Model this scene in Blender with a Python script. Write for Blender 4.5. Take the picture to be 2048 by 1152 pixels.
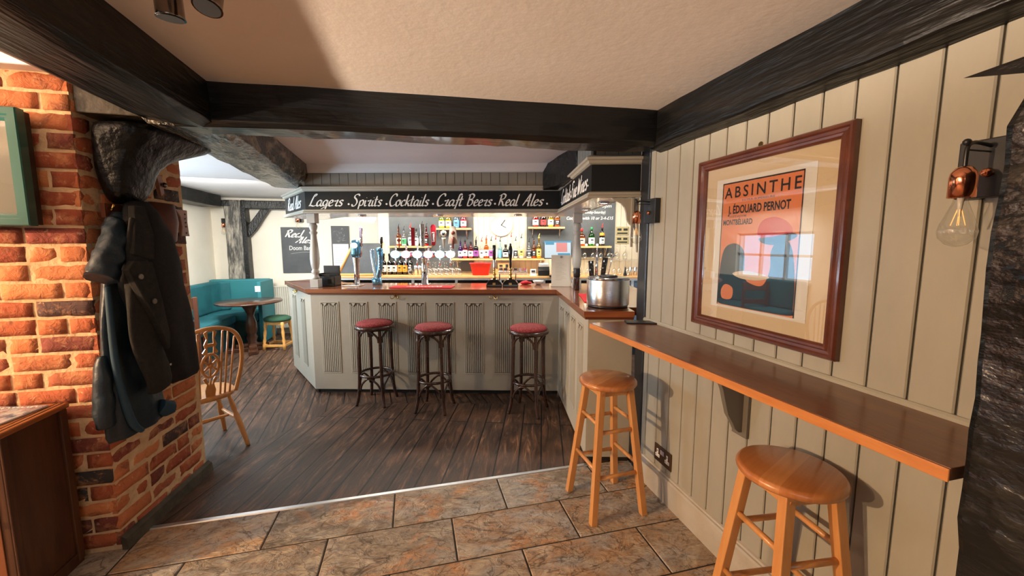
import bpy, bmesh, math, random
from mathutils import Vector, Matrix, noise
R = math.radians
random.seed(7)
scn = bpy.context.scene
for o in list(bpy.data.objects): bpy.data.objects.remove(o)

# ------------------------------------------------------------------ camera
cam = bpy.data.cameras.new('camera'); camo = bpy.data.objects.new('camera', cam); scn.collection.objects.link(camo)
camo.location = (0, 0, 1.58); camo.rotation_euler = (R(90 - 6.356), 0, R(-14.055))
cam.sensor_width = 36; cam.lens = 36 * 790 / 2048; cam.clip_start = 0.02
scn.camera = camo

# ------------------------------------------------------------------ world, light, exposure
w = bpy.data.worlds.new('sky'); scn.world = w; w.use_nodes = True
w.node_tree.nodes['Background'].inputs[0].default_value = (0.55, 0.75, 1.0, 1)
w.node_tree.nodes['Background'].inputs[1].default_value = 2.2
scn.view_settings.view_transform = 'Standard'; scn.view_settings.look = 'None'
scn.view_settings.exposure = 0.32; scn.view_settings.gamma = 1.0; scn.view_settings.use_curve_mapping = False

def lamp(name, kind, loc, power, col, size=0.1, aim=None, size_y=None, angle=None, blend=0.5):
    l = bpy.data.lights.new(name, kind); l.energy = power; l.color = col
    if kind == 'AREA':
        l.size = size
        if size_y: l.shape = 'RECTANGLE'; l.size_y = size_y
    elif kind in ('SPOT', 'POINT'): l.shadow_soft_size = size
    if kind == 'SPOT': l.spot_size = R(angle or 90); l.spot_blend = blend
    o = bpy.data.objects.new(name, l); scn.collection.objects.link(o); o.location = loc
    if aim is not None:
        o.rotation_euler = (Vector(aim) - Vector(loc)).to_track_quat('-Z', 'Y').to_euler()
    return o
WARM = (1.0, 0.62, 0.34); WHITE = (1.0, 0.93, 0.84); COOL = (0.62, 0.8, 1.0)
lamp('key_spot', 'SPOT', (-4.6, 0.95, 2.05), 640, (1.0, 0.66, 0.38), 0.035, (0.2, 1.9, 1.45), angle=95)
lamp('key_spot_two', 'SPOT', (-4.5, 0.15, 2.05), 200, (1.0, 0.66, 0.38), 0.035, (0.2, 1.9, 1.4), angle=90)
lamp('room_fill', 'AREA', (-0.6, -1.6, 2.25), 10, (1.0, 0.86, 0.72), 1.6, (0.1, 1.6, 1.1), size_y=1.0)  # fill light added behind the camera, no fitting stands there
lamp('ceiling_wash', 'SPOT', (-3.9, 2.08, 1.28), 1050, (1.0, 0.80, 0.62), 0.06, (-1.2, 1.65, 3.0), angle=52, blend=.3)
lamp('daylight_left_room', 'AREA', (-3.42, 5.74, 1.37), 9, (0.36, 0.72, 1.0), 1.5, (0.5, 5.74, 1.37), size_y=0.8)
lamp('back_ceiling_fill', 'AREA', (-3.42, 4.05, 1.37), 105, COOL, 1.0, (0.5, 4.2, 3.4), size_y=0.8)  # cool fill added behind the pillar to brighten the back ceiling
lamp('left_room_spot', 'SPOT', (-2.85, 3.35, 1.95), 130, (1.0, 0.72, 0.46), 0.05, (0.6, 4.0, 0.75), angle=62)
lamp('left_room_fill', 'AREA', (-2.3, 5.4, 2.3), 85, (0.98, 0.95, 0.9), 0.8, (-2.4, 6.4, 0.5))  # unseen fill added to brighten the left room
# unseen lamps over the back bar, the leftmost added to whiten the wall
BARLAMP = [(-.45, 1.5, 20), (0.35, 1.15, 16), (1.1, 1.15, 16), (1.85, 1.15, 15), (2.6, 1.2, 15), (3.3, 1.1, 17)]

# ------------------------------------------------------------------ materials
MATS = {}
def M(name, col, rough=0.5, metal=0.0, var=None, vs=6.0, bump=0.0, bs=40.0, coat=0.0, stretch=None, spec=0.5, emis=0.0, ecol=None, trans=0.0, vmid=(0.35, 0.65), bdist=0.01, detail=6):
    if name in MATS: return MATS[name]
    m = bpy.data.materials.new(name); m.use_nodes = True; nt = m.node_tree; b = nt.nodes['Principled BSDF']
    b.inputs['Base Color'].default_value = (*col, 1); b.inputs['Roughness'].default_value = rough
    b.inputs['Metallic'].default_value = metal; b.inputs['Coat Weight'].default_value = coat; b.inputs['Coat Roughness'].default_value = 0.08
    b.inputs['Specular IOR Level'].default_value = spec; b.inputs['Transmission Weight'].default_value = trans
    if emis:
        b.inputs['Emission Color'].default_value = (*(ecol or col), 1); b.inputs['Emission Strength'].default_value = emis
    if var or bump:
        tc = nt.nodes.new('ShaderNodeTexCoord'); mp = nt.nodes.new('ShaderNodeMapping')
        nt.links.new(tc.outputs['Object'], mp.inputs[0])
        if stretch: mp.inputs['Scale'].default_value = stretch
    if var:
        n = nt.nodes.new('ShaderNodeTexNoise'); n.inputs['Scale'].default_value = vs; n.inputs['Detail'].default_value = detail; n.inputs['Roughness'].default_value = 0.65
        nt.links.new(mp.outputs[0], n.inputs['Vector'])
        cr = nt.nodes.new('ShaderNodeValToRGB'); cr.color_ramp.elements[0].color = (*col, 1); cr.color_ramp.elements[1].color = (*var, 1)
        cr.color_ramp.elements[0].position, cr.color_ramp.elements[1].position = vmid
        nt.links.new(n.outputs['Fac'], cr.inputs[0]); nt.links.new(cr.outputs[0], b.inputs['Base Color'])
    if bump:
        n2 = nt.nodes.new('ShaderNodeTexNoise'); n2.inputs['Scale'].default_value = bs; n2.inputs['Detail'].default_value = 5
        nt.links.new(mp.outputs[0], n2.inputs['Vector'])
        bp = nt.nodes.new('ShaderNodeBump'); bp.inputs['Strength'].default_value = bump; bp.inputs['Distance'].default_value = bdist
        nt.links.new(n2.outputs['Fac'], bp.inputs['Height']); nt.links.new(bp.outputs[0], b.inputs['Normal'])
    MATS[name] = m; return m

beam = M('tarred_beam', (0.003, 0.0028, 0.0026), 0.38, var=(0.009, 0.0075, 0.006), vs=5, bump=0.8, bs=11, stretch=(1, 1, 1), vmid=(.5, .8), bdist=0.03, spec=0.28)
beam_long = M('tarred_beam_long', (0.004, 0.0037, 0.0034), 0.36, var=(0.02, 0.015, 0.011), vs=6, bump=0.5, bs=14, stretch=(3, .35, 3), vmid=(.5, .8), bdist=0.02, spec=0.35)
beam_cross = M('tarred_beam_cross', (0.004, 0.0037, 0.0034), 0.42, var=(0.014, 0.011, 0.009), vs=6, bump=0.30, bs=14, stretch=(.35, 3, 3), vmid=(.55, .85), bdist=0.02, spec=0.4, coat=.25)
worn_beam = M('worn_beam', (0.006, 0.006, 0.006), 0.22, var=(.26, .22, .15), vs=10, bump=.7, bs=22, stretch=(2.4, .8, 2), vmid=(.46, .64), bdist=.02)
fore_m = M('glossy_worn_post', (0.005, 0.005, 0.0045), 0.24, var=(0.045, 0.038, 0.028), vs=6, bump=.4, bs=12, stretch=(1, 1.2, 2.2), vmid=(.54, .80), bdist=0.02)
post_m = M('worn_post', (0.006, 0.006, 0.0055), 0.30, var=(0.06, 0.053, 0.04), vs=7, bump=.7, bs=26, stretch=(2, 2, .7), vmid=(.50, .78), bdist=0.025)
ceil_m = M('ceiling_plaster', (0.76, 0.66, 0.56), 0.85, var=(0.80, 0.71, 0.62), vs=2, bump=0.15, bs=30)
ceil_back = M('ceiling_plaster_bar', (0.74, 0.71, 0.70), 0.45, var=(0.78, 0.74, 0.72), vs=2, bump=0.2, bs=12)
white_wall = M('cream_wall', (0.80, 0.75, 0.64), 0.75, var=(0.74, 0.69, 0.58), vs=1.5, bump=0.25, bs=9)
board = M('putty_boarding', (0.33, 0.31, 0.25), 0.38, var=(0.385, 0.36, 0.29), vs=3, bump=0.12, bs=20, stretch=(1, 1, .4))
panel = M('putty_panel', (0.36, 0.325, 0.26), 0.45, var=(0.39, 0.355, 0.285), vs=3, bump=0.06, bs=30)
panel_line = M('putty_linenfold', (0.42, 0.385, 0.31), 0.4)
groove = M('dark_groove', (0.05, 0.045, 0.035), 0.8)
fold_shade = M('linenfold_shade', (0.12, 0.105, 0.08), 0.7)  # ground between the folds coloured dark, recess shade put into the paint
cream = M('cream_boarding', (0.66, 0.59, 0.45), 0.5, var=(0.62, 0.55, 0.41), vs=3)
black_sign = M('black_sign', (0.006, 0.0065, 0.007), 0.5, spec=.3)
white_paint = M('white_lettering', (0.85, 0.83, 0.78), 0.6)
chalk = M('chalk', (0.75, 0.75, 0.72), 0.9)
slate_board = M('chalkboard', (0.045, 0.048, 0.052), 0.55, var=(0.075, 0.08, 0.083), vs=3)
slate_grey = M('chalkboard_grey', (0.06, 0.066, 0.07), 0.5, var=(0.09, 0.097, 0.10), vs=2.5)
counter_m = M('varnished_counter', (0.20, 0.058, 0.022), 0.16, var=(0.30, 0.10, 0.038), vs=5, coat=0.6, stretch=(.4, 5, 5))
ledge_m = M('varnished_ledge', (0.20, 0.075, 0.028), 0.3, var=(0.12, 0.042, 0.018), vs=5, coat=0.15, stretch=(5, .6, 5))
lit_ledge_edge = M('lit_ledge_edge', (0.62, 0.25, 0.07), 0.35, var=(0.52, 0.18, 0.05), vs=8, stretch=(5, .6, 5))  # coloured brighter than the ledge top, lamplight put into the wood
pine = M('pine', (0.66, 0.31, 0.10), 0.32, var=(0.56, 0.23, 0.065), vs=5, coat=0.3, stretch=(4, 4, .5))
def board_bands(name, c1, c2, c3, ang, w_):
    m = bpy.data.materials.new(name); m.use_nodes = True; nt = m.node_tree; b = nt.nodes['Principled BSDF']; b.inputs['Roughness'].default_value = .28; b.inputs['Coat Weight'].default_value = .35
    tc = nt.nodes.new('ShaderNodeTexCoord'); mp = nt.nodes.new('ShaderNodeMapping'); mp.inputs['Rotation'].default_value = (0, 0, ang); nt.links.new(tc.outputs['Object'], mp.inputs[0])
    sx = nt.nodes.new('ShaderNodeSeparateXYZ'); nt.links.new(mp.outputs[0], sx.inputs[0]); mr = nt.nodes.new('ShaderNodeMapRange'); mr.inputs[1].default_value = -.17; mr.inputs[2].default_value = .17; nt.links.new(sx.outputs[0], mr.inputs[0])
    cr = nt.nodes.new('ShaderNodeValToRGB'); cr.color_ramp.interpolation = 'CONSTANT'; e = cr.color_ramp.elements; e[0].position = 0; e[0].color = (*c1, 1); e[1].position = .38; e[1].color = (*c2, 1)
    for p_, c_ in ((.56, c1), (.80, c3)): q = e.new(p_); q.color = (*c_, 1)
    nt.links.new(mr.outputs[0], cr.inputs[0])
    ms = nt.nodes.new('ShaderNodeMapping'); ms.inputs['Scale'].default_value = (40, 3, 3); nt.links.new(mp.outputs[0], ms.inputs[0]); n = nt.nodes.new('ShaderNodeTexNoise'); n.inputs['Scale'].default_value = 1.5; n.inputs['Detail'].default_value = 5; nt.links.new(ms.outputs[0], n.inputs['Vector'])
    mx = nt.nodes.new('ShaderNodeMix'); mx.data_type = 'RGBA'; mx.blend_type = 'MULTIPLY'; r_ = nt.nodes.new('ShaderNodeMapRange'); r_.inputs[1].default_value = .4; r_.inputs[2].default_value = .7; r_.inputs[4].default_value = .5; nt.links.new(n.outputs['Fac'], r_.inputs[0]); nt.links.new(r_.outputs[0], mx.inputs[0])
    nt.links.new(cr.outputs[0], mx.inputs[6]); mx.inputs[7].default_value = (.72, .58, .45, 1); nt.links.new(mx.outputs[2], b.inputs['Base Color']); return m
stool_top = board_bands('stool_seat_boards', (.50, .185, .055), (.62, .26, .085), (.56, .22, .07), R(60), .1)
pine_seat = M('pine_seat', (0.60, 0.25, 0.075), 0.28, var=(0.48, 0.17, 0.05), vs=6, coat=0.4, stretch=(6, .7, 6))
pine_light = M('pine_light', (0.78, 0.42, 0.12), 0.4, var=(0.66, 0.32, 0.08), vs=6)
shelf_m = M('light_shelf', (0.80, 0.48, 0.20), 0.4, var=(0.62, 0.32, 0.12), vs=9, stretch=(.6, 5, 5))
bentwood = M('bentwood', (0.022, 0.010, 0.006), 0.25, var=(0.06, 0.022, 0.012), vs=8, coat=0.4)
redfab = M('red_fabric', (0.20, 0.013, 0.018), 0.85, var=(0.36, 0.06, 0.05), vs=90, vmid=(.45, .62), bump=.2, bs=90)
teal = M('teal_fabric', (0.008, 0.095, 0.115), 0.75, var=(0.012, 0.14, 0.165), vs=4, bump=.1, bs=80)
greenfab = M('green_fabric', (0.03, 0.10, 0.055), 0.85, bump=.1, bs=80)
darkoak = M('dark_oak', (0.035, 0.012, 0.006), 0.3, var=(0.09, 0.032, 0.014), vs=6, coat=0.3)
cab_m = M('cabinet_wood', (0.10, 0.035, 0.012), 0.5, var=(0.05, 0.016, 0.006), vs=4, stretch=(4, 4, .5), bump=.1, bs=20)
cab_top = M('cabinet_top', (0.36, 0.12, 0.03), 0.3, var=(0.28, 0.085, 0.02), vs=5, stretch=(5, .6, 5), coat=.2)
black_inlay = M('black_inlay', (0.01, 0.008, 0.006), 0.4)
frame_wood = M('mahogany', (0.075, 0.018, 0.008), 0.3, var=(0.15, 0.042, 0.018), vs=6, coat=0.3)
matboard = M('mount_board', (0.72, 0.58, 0.38), 0.8)
paper = M('paper', (0.82, 0.80, 0.74), 0.8)
orange_print = M('orange_print', (0.80, 0.24, 0.09), 0.7, var=(0.76, 0.30, 0.14), vs=4)
ink = M('ink', (0.015, 0.014, 0.018), 0.6)
red_print = M('red_print', (0.62, 0.03, 0.03), 0.7)
pale_print = M('pale_print', (0.75, 0.62, 0.45), 0.7)
blueblack = M('blue_black_print', (0.025, 0.03, 0.045), 0.6)
steel = M('brushed_steel', (0.72, 0.72, 0.72), 0.22, 1.0, bump=.15, bs=60, stretch=(.3, .3, 12))
chrome = M('chrome', (0.8, 0.8, 0.82), 0.08, 1.0)
darkchrome = M('dark_chrome', (0.22, 0.19, 0.17), 0.12, 1.0)
brass = M('brass', (0.65, 0.42, 0.14), 0.2, 1.0)
copper = M('copper', (0.85, 0.33, 0.18), 0.15, 1.0)
bronze_plate = M('bronze_plate', (0.10, 0.055, 0.03), 0.35, 0.6)
black_plastic = M('black_plastic', (0.012, 0.013, 0.015), 0.35)
white_plastic = M('white_plastic', (0.8, 0.8, 0.78), 0.4)
gloss_black = M('gloss_black', (0.008, 0.008, 0.008), 0.12, coat=.5)
red_plastic = M('red_plastic', (0.72, 0.02, 0.02), 0.35)
red_towel = M('red_towel', (0.62, 0.02, 0.03), 0.9, bump=.2, bs=120)
burgundy = M('burgundy', (0.22, 0.01, 0.018), 0.25, coat=.4)
fontblue = M('blue_chrome', (0.16, 0.42, 0.66), 0.18, 0.85)
greenframe = M('green_painted_frame', (0.014, 0.095, 0.078), 0.3, coat=.2)
greyglass = M('grey_picture', (0.30, 0.29, 0.25), 0.25)
coat_black = M('black_wool', (0.007, 0.007, 0.008), 0.95, var=(0.014, 0.013, 0.014), vs=60)
coat_olive = M('charcoal_wool', (0.009, 0.008, 0.0065), 0.95, var=(0.018, 0.0155, 0.0125), vs=50, bump=.2, bs=90)
coat_blue = M('navy_nylon', (0.004, 0.012, 0.022), 0.45, var=(0.008, 0.022, 0.036), vs=20, bump=.4, bs=25)
denim = M('blue_lining', (0.012, 0.045, 0.075), 0.7)
leather = M('brown_leather', (0.10, 0.03, 0.018), 0.55, var=(0.15, 0.05, 0.03), vs=8)
pinkplate = M('pale_plate', (0.42, 0.27, 0.24), 0.5)
base_m = M('painted_skirting', (0.48, 0.43, 0.36), 0.5, var=(0.40, 0.35, 0.28), vs=5)
strip_m = M('aluminium_strip', (0.62, 0.64, 0.66), 0.3, 0.9)
plinth_m = M('sooty_plinth', (0.035, 0.03, 0.022), 0.8, var=(0.09, 0.075, 0.05), vs=9, bump=.4, bs=20)
outer = M('outer_wall', (0.55, 0.42, 0.30), 0.85)
cardblack = M('black_card', (0.01, 0.01, 0.011), 0.4)
rad_m = M('radiator_paint', (0.62, 0.60, 0.52), 0.4)
timber_frame = M('window_frame', (0.75, 0.75, 0.72), 0.5)

def attr_mat(name, ramp, vs, mix, rough, bump, bs, noisecols=None, stretch=None, cracks=None, bd=.012):
    m = bpy.data.materials.new(name); m.use_nodes = True; nt = m.node_tree; b = nt.nodes['Principled BSDF']
    b.inputs['Roughness'].default_value = rough
    at = nt.nodes.new('ShaderNodeAttribute'); at.attribute_name = 'tone'
    cr = nt.nodes.new('ShaderNodeValToRGB'); cr.color_ramp.interpolation = 'LINEAR'
    while len(cr.color_ramp.elements) < len(ramp): cr.color_ramp.elements.new(0.5)
    for e, (p, c) in zip(cr.color_ramp.elements, ramp): e.position = p; e.color = (*c, 1)
    sep = nt.nodes.new('ShaderNodeSeparateColor'); nt.links.new(at.outputs['Color'], sep.inputs[0])
    nt.links.new(sep.outputs[0], cr.inputs[0])
    tc = nt.nodes.new('ShaderNodeTexCoord'); mp = nt.nodes.new('ShaderNodeMapping'); nt.links.new(tc.outputs['Object'], mp.inputs[0])
    if stretch: mp.inputs['Scale'].default_value = stretch
    add = nt.nodes.new('ShaderNodeVectorMath'); add.operation = 'MULTIPLY_ADD'
    nt.links.new(at.outputs['Color'], add.inputs[0]); add.inputs[1].default_value = (30, 30, 30); nt.links.new(mp.outputs[0], add.inputs[2])
    last = cr.outputs[0]
    for k, (sc, lo, hi, col, amt) in enumerate(noisecols or []):
        n = nt.nodes.new('ShaderNodeTexNoise'); n.inputs['Scale'].default_value = sc; n.inputs['Detail'].default_value = 8; n.inputs['Roughness'].default_value = 0.7
        n.inputs['Distortion'].default_value = 0.6
        nt.links.new(add.outputs[0], n.inputs['Vector'])
        r2 = nt.nodes.new('ShaderNodeMapRange'); r2.inputs[1].default_value = lo; r2.inputs[2].default_value = hi; r2.inputs[4].default_value = amt
        nt.links.new(n.outputs['Fac'], r2.inputs[0])
        mx = nt.nodes.new('ShaderNodeMix'); mx.data_type = 'RGBA'; nt.links.new(r2.outputs[0], mx.inputs[0]); nt.links.new(last, mx.inputs[6]); mx.inputs[7].default_value = (*col, 1)
        last = mx.outputs[2]
    for cs_, cw in (cracks or []):
        n = nt.nodes.new('ShaderNodeTexNoise'); n.inputs['Scale'].default_value = cs_; n.inputs['Detail'].default_value = 4; n.inputs['Distortion'].default_value = 1.0
        nt.links.new(add.outputs[0], n.inputs['Vector'])
        s1_ = nt.nodes.new('ShaderNodeMath'); s1_.operation = 'SUBTRACT'; s1_.inputs[1].default_value = .5; nt.links.new(n.outputs['Fac'], s1_.inputs[0])
        s2_ = nt.nodes.new('ShaderNodeMath'); s2_.operation = 'ABSOLUTE'; nt.links.new(s1_.outputs[0], s2_.inputs[0])
        r3 = nt.nodes.new('ShaderNodeMapRange'); r3.inputs[1].default_value = 0; r3.inputs[2].default_value = cw; r3.inputs[3].default_value = .75; r3.inputs[4].default_value = 0; nt.links.new(s2_.outputs[0], r3.inputs[0])
        mx = nt.nodes.new('ShaderNodeMix'); mx.data_type = 'RGBA'; nt.links.new(r3.outputs[0], mx.inputs[0]); nt.links.new(last, mx.inputs[6]); mx.inputs[7].default_value = (.05, .035, .025, 1)
        last = mx.outputs[2]
    nt.links.new(last, b.inputs['Base Color'])
    n = nt.nodes.new('ShaderNodeTexNoise'); n.inputs['Scale'].default_value = bs; n.inputs['Detail'].default_value = 7; n.inputs['Roughness'].default_value = 0.6; n.inputs['Distortion'].default_value = 1.2
    nt.links.new(add.outputs[0], n.inputs['Vector'])
    bp = nt.nodes.new('ShaderNodeBump'); bp.inputs['Strength'].default_value = bump; bp.inputs['Distance'].default_value = bd
    nt.links.new(n.outputs['Fac'], bp.inputs['Height']); nt.links.new(bp.outputs[0], b.inputs['Normal'])
    return m
brick_m = attr_mat('old_brick', [(0, (0.34, 0.07, 0.032)), (.35, (0.52, 0.14, 0.05)), (.72, (0.68, 0.24, 0.09)), (.86, (0.28, 0.055, 0.035)), (.95, (0.20, 0.05, 0.035)), (.97, (0.045, 0.04, 0.04))],
                   6, .5, .85, .9, 26, [(11, .50, .66, (0.66, 0.30, 0.13), .6), (9, .56, .66, (0.13, 0.03, 0.02), .7), (34, .60, .68, (0.78, 0.5, 0.3), .6), (6, .66, .72, (0.8, 0.62, 0.42), .7)])
mortar_m = M('mortar', (0.78, 0.54, 0.31), 0.95, var=(0.58, 0.38, 0.21), vs=14, bump=.6, bs=50)
tile_m = attr_mat('slate_tile', [(0, (0.15, 0.12, 0.09)), (.3, (0.46, 0.38, 0.29)), (.6, (0.46, 0.27, 0.14)), (.8, (0.27, 0.23, 0.18)), (1.0, (0.60, 0.34, 0.16))],
                  6, .5, .36, .9, 7, [(2.4, .47, .60, (0.40, 0.39, 0.37), .85), (3.0, .53, .66, (0.58, 0.26, 0.09), .85), (26, .48, .64, (0.09, 0.055, 0.035), .6), (9, .50, .64, (0.56, 0.48, 0.36), .65)], stretch=(1, 1.6, 1), cracks=[(2.6, .010), (5, .007)], bd=.03)
grout_m = M('dark_grout', (0.03, 0.022, 0.016), 0.9)

def plank_mat(name, yaw, w=0.165):
    m = bpy.data.materials.new(name); m.use_nodes = True; nt = m.node_tree; b = nt.nodes['Principled BSDF']
    tc = nt.nodes.new('ShaderNodeTexCoord'); mp = nt.nodes.new('ShaderNodeMapping'); nt.links.new(tc.outputs['Object'], mp.inputs[0])
    mp.vector_type = 'POINT'; mp.inputs['Rotation'].default_value = (0, 0, R(yaw) - R(90))   # x runs along the boards
    br = nt.nodes.new('ShaderNodeTexBrick'); nt.links.new(mp.outputs[0], br.inputs[0]); br.inputs['Scale'].default_value = 1
    br.inputs['Brick Width'].default_value = 5.3; br.inputs['Row Height'].default_value = w; br.inputs['Mortar Size'].default_value = 0.006; br.inputs['Mortar Smooth'].default_value = 0.1
    br.offset = 0.37; br.inputs['Color1'].default_value = (0, 0, 0, 1); br.inputs['Color2'].default_value = (1, 1, 1, 1); br.inputs['Mortar'].default_value = (0.5, 0.5, 0.5, 1)
    ms = nt.nodes.new('ShaderNodeMapping'); ms.inputs['Scale'].default_value = (1.4, 9, 1); nt.links.new(mp.outputs[0], ms.inputs[0])
    addv = nt.nodes.new('ShaderNodeVectorMath'); addv.operation = 'MULTIPLY_ADD'; nt.links.new(br.outputs['Color'], addv.inputs[0]); addv.inputs[1].default_value = (5, 9, 3); nt.links.new(ms.outputs[0], addv.inputs[2])
    n = nt.nodes.new('ShaderNodeTexNoise'); n.inputs['Scale'].default_value = 2.2; n.inputs['Detail'].default_value = 8; n.inputs['Roughness'].default_value = .7; n.inputs['Distortion'].default_value = 1.0
    nt.links.new(addv.outputs[0], n.inputs['Vector'])
    cr = nt.nodes.new('ShaderNodeValToRGB'); el = cr.color_ramp.elements
    el[0].position = .32; el[0].color = (0.018, 0.011, 0.008, 1); el[1].position = .72; el[1].color = (0.34, 0.19, 0.11, 1); e = el.new(.50); e.color = (0.062, 0.034, 0.022, 1); e = el.new(.60); e.color = (0.13, 0.065, 0.036, 1)
    nt.links.new(n.outputs['Fac'], cr.inputs[0])
    n2 = nt.nodes.new('ShaderNodeTexNoise'); n2.inputs['Scale'].default_value = 1.6; n2.inputs['Detail'].default_value = 5; nt.links.new(tc.outputs['Object'], n2.inputs['Vector'])
    r2 = nt.nodes.new('ShaderNodeMapRange'); r2.inputs[1].default_value = .52; r2.inputs[2].default_value = .72; r2.inputs[4].default_value = .55; nt.links.new(n2.outputs['Fac'], r2.inputs[0])
    mx = nt.nodes.new('ShaderNodeMix'); mx.data_type = 'RGBA'; mx.inputs[7].default_value = (0.22, 0.105, 0.06, 1); nt.links.new(r2.outputs[0], mx.inputs[0]); nt.links.new(cr.outputs[0], mx.inputs[6])
    m2 = nt.nodes.new('ShaderNodeMix'); m2.data_type = 'RGBA'; m2.inputs[7].default_value = (0.006, 0.004, 0.003, 1); nt.links.new(br.outputs['Fac'], m2.inputs[0]); nt.links.new(mx.outputs[2], m2.inputs[6])
    nt.links.new(m2.outputs[2], b.inputs['Base Color'])
    rr = nt.nodes.new('ShaderNodeMapRange'); rr.inputs[3].default_value = .32; rr.inputs[4].default_value = .62; nt.links.new(n.outputs['Fac'], rr.inputs[0]); nt.links.new(rr.outputs[0], b.inputs['Roughness'])
    hh = nt.nodes.new('ShaderNodeMath'); hh.operation = 'SUBTRACT'; nt.links.new(n.outputs['Fac'], hh.inputs[0]); nt.links.new(br.outputs['Fac'], hh.inputs[1])
    bp = nt.nodes.new('ShaderNodeBump'); bp.inputs['Strength'].default_value = .45; bp.inputs['Distance'].default_value = .01; nt.links.new(hh.outputs[0], bp.inputs['Height']); nt.links.new(bp.outputs[0], b.inputs['Normal'])
    return m
plank_r = plank_mat('floor_boards_right', 18.5); plank_l = plank_mat('floor_boards_left', -5.7, 0.15)

def glass_mat(name, tint=(1, 1, 1), gloss=0.12, rough=0.02, fres=True):
    m = bpy.data.materials.new(name); m.use_nodes = True; nt = m.node_tree; nt.nodes.remove(nt.nodes['Principled BSDF']); out = nt.nodes['Material Output']
    t = nt.nodes.new('ShaderNodeBsdfTransparent'); t.inputs[0].default_value = (*tint, 1)
    g = nt.nodes.new('ShaderNodeBsdfGlossy'); g.inputs['Roughness'].default_value = rough
    mx = nt.nodes.new('ShaderNodeMixShader'); fr = nt.nodes.new('ShaderNodeFresnel'); ge = nt.nodes.new('ShaderNodeNewGeometry'); mr = nt.nodes.new('ShaderNodeMapRange'); mr.inputs[3].default_value = 1.5; mr.inputs[4].default_value = 1 / 1.5; nt.links.new(ge.outputs['Backfacing'], mr.inputs[0]); nt.links.new(mr.outputs[0], fr.inputs[0])
    a = nt.nodes.new('ShaderNodeMath'); a.operation = 'ADD'; a.inputs[1].default_value = gloss; nt.links.new(fr.outputs[0], a.inputs[0])
    nt.links.new(a.outputs[0], mx.inputs[0]); nt.links.new(t.outputs[0], mx.inputs[1]); nt.links.new(g.outputs[0], mx.inputs[2]); nt.links.new(mx.outputs[0], out.inputs[0])
    return m
glass = glass_mat('clear_glass', (0.97, 0.98, 0.97), 0.05)
glassware = glass_mat('glassware', (0.96, 0.96, 0.93), 0.12, .12)
pic_glass = glass_mat('picture_glass', (0.97, 0.97, 0.97), 0.05, 0.0)
def bottle_glass(name, col, gloss=.06): return glass_mat(name, col, gloss)

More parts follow.
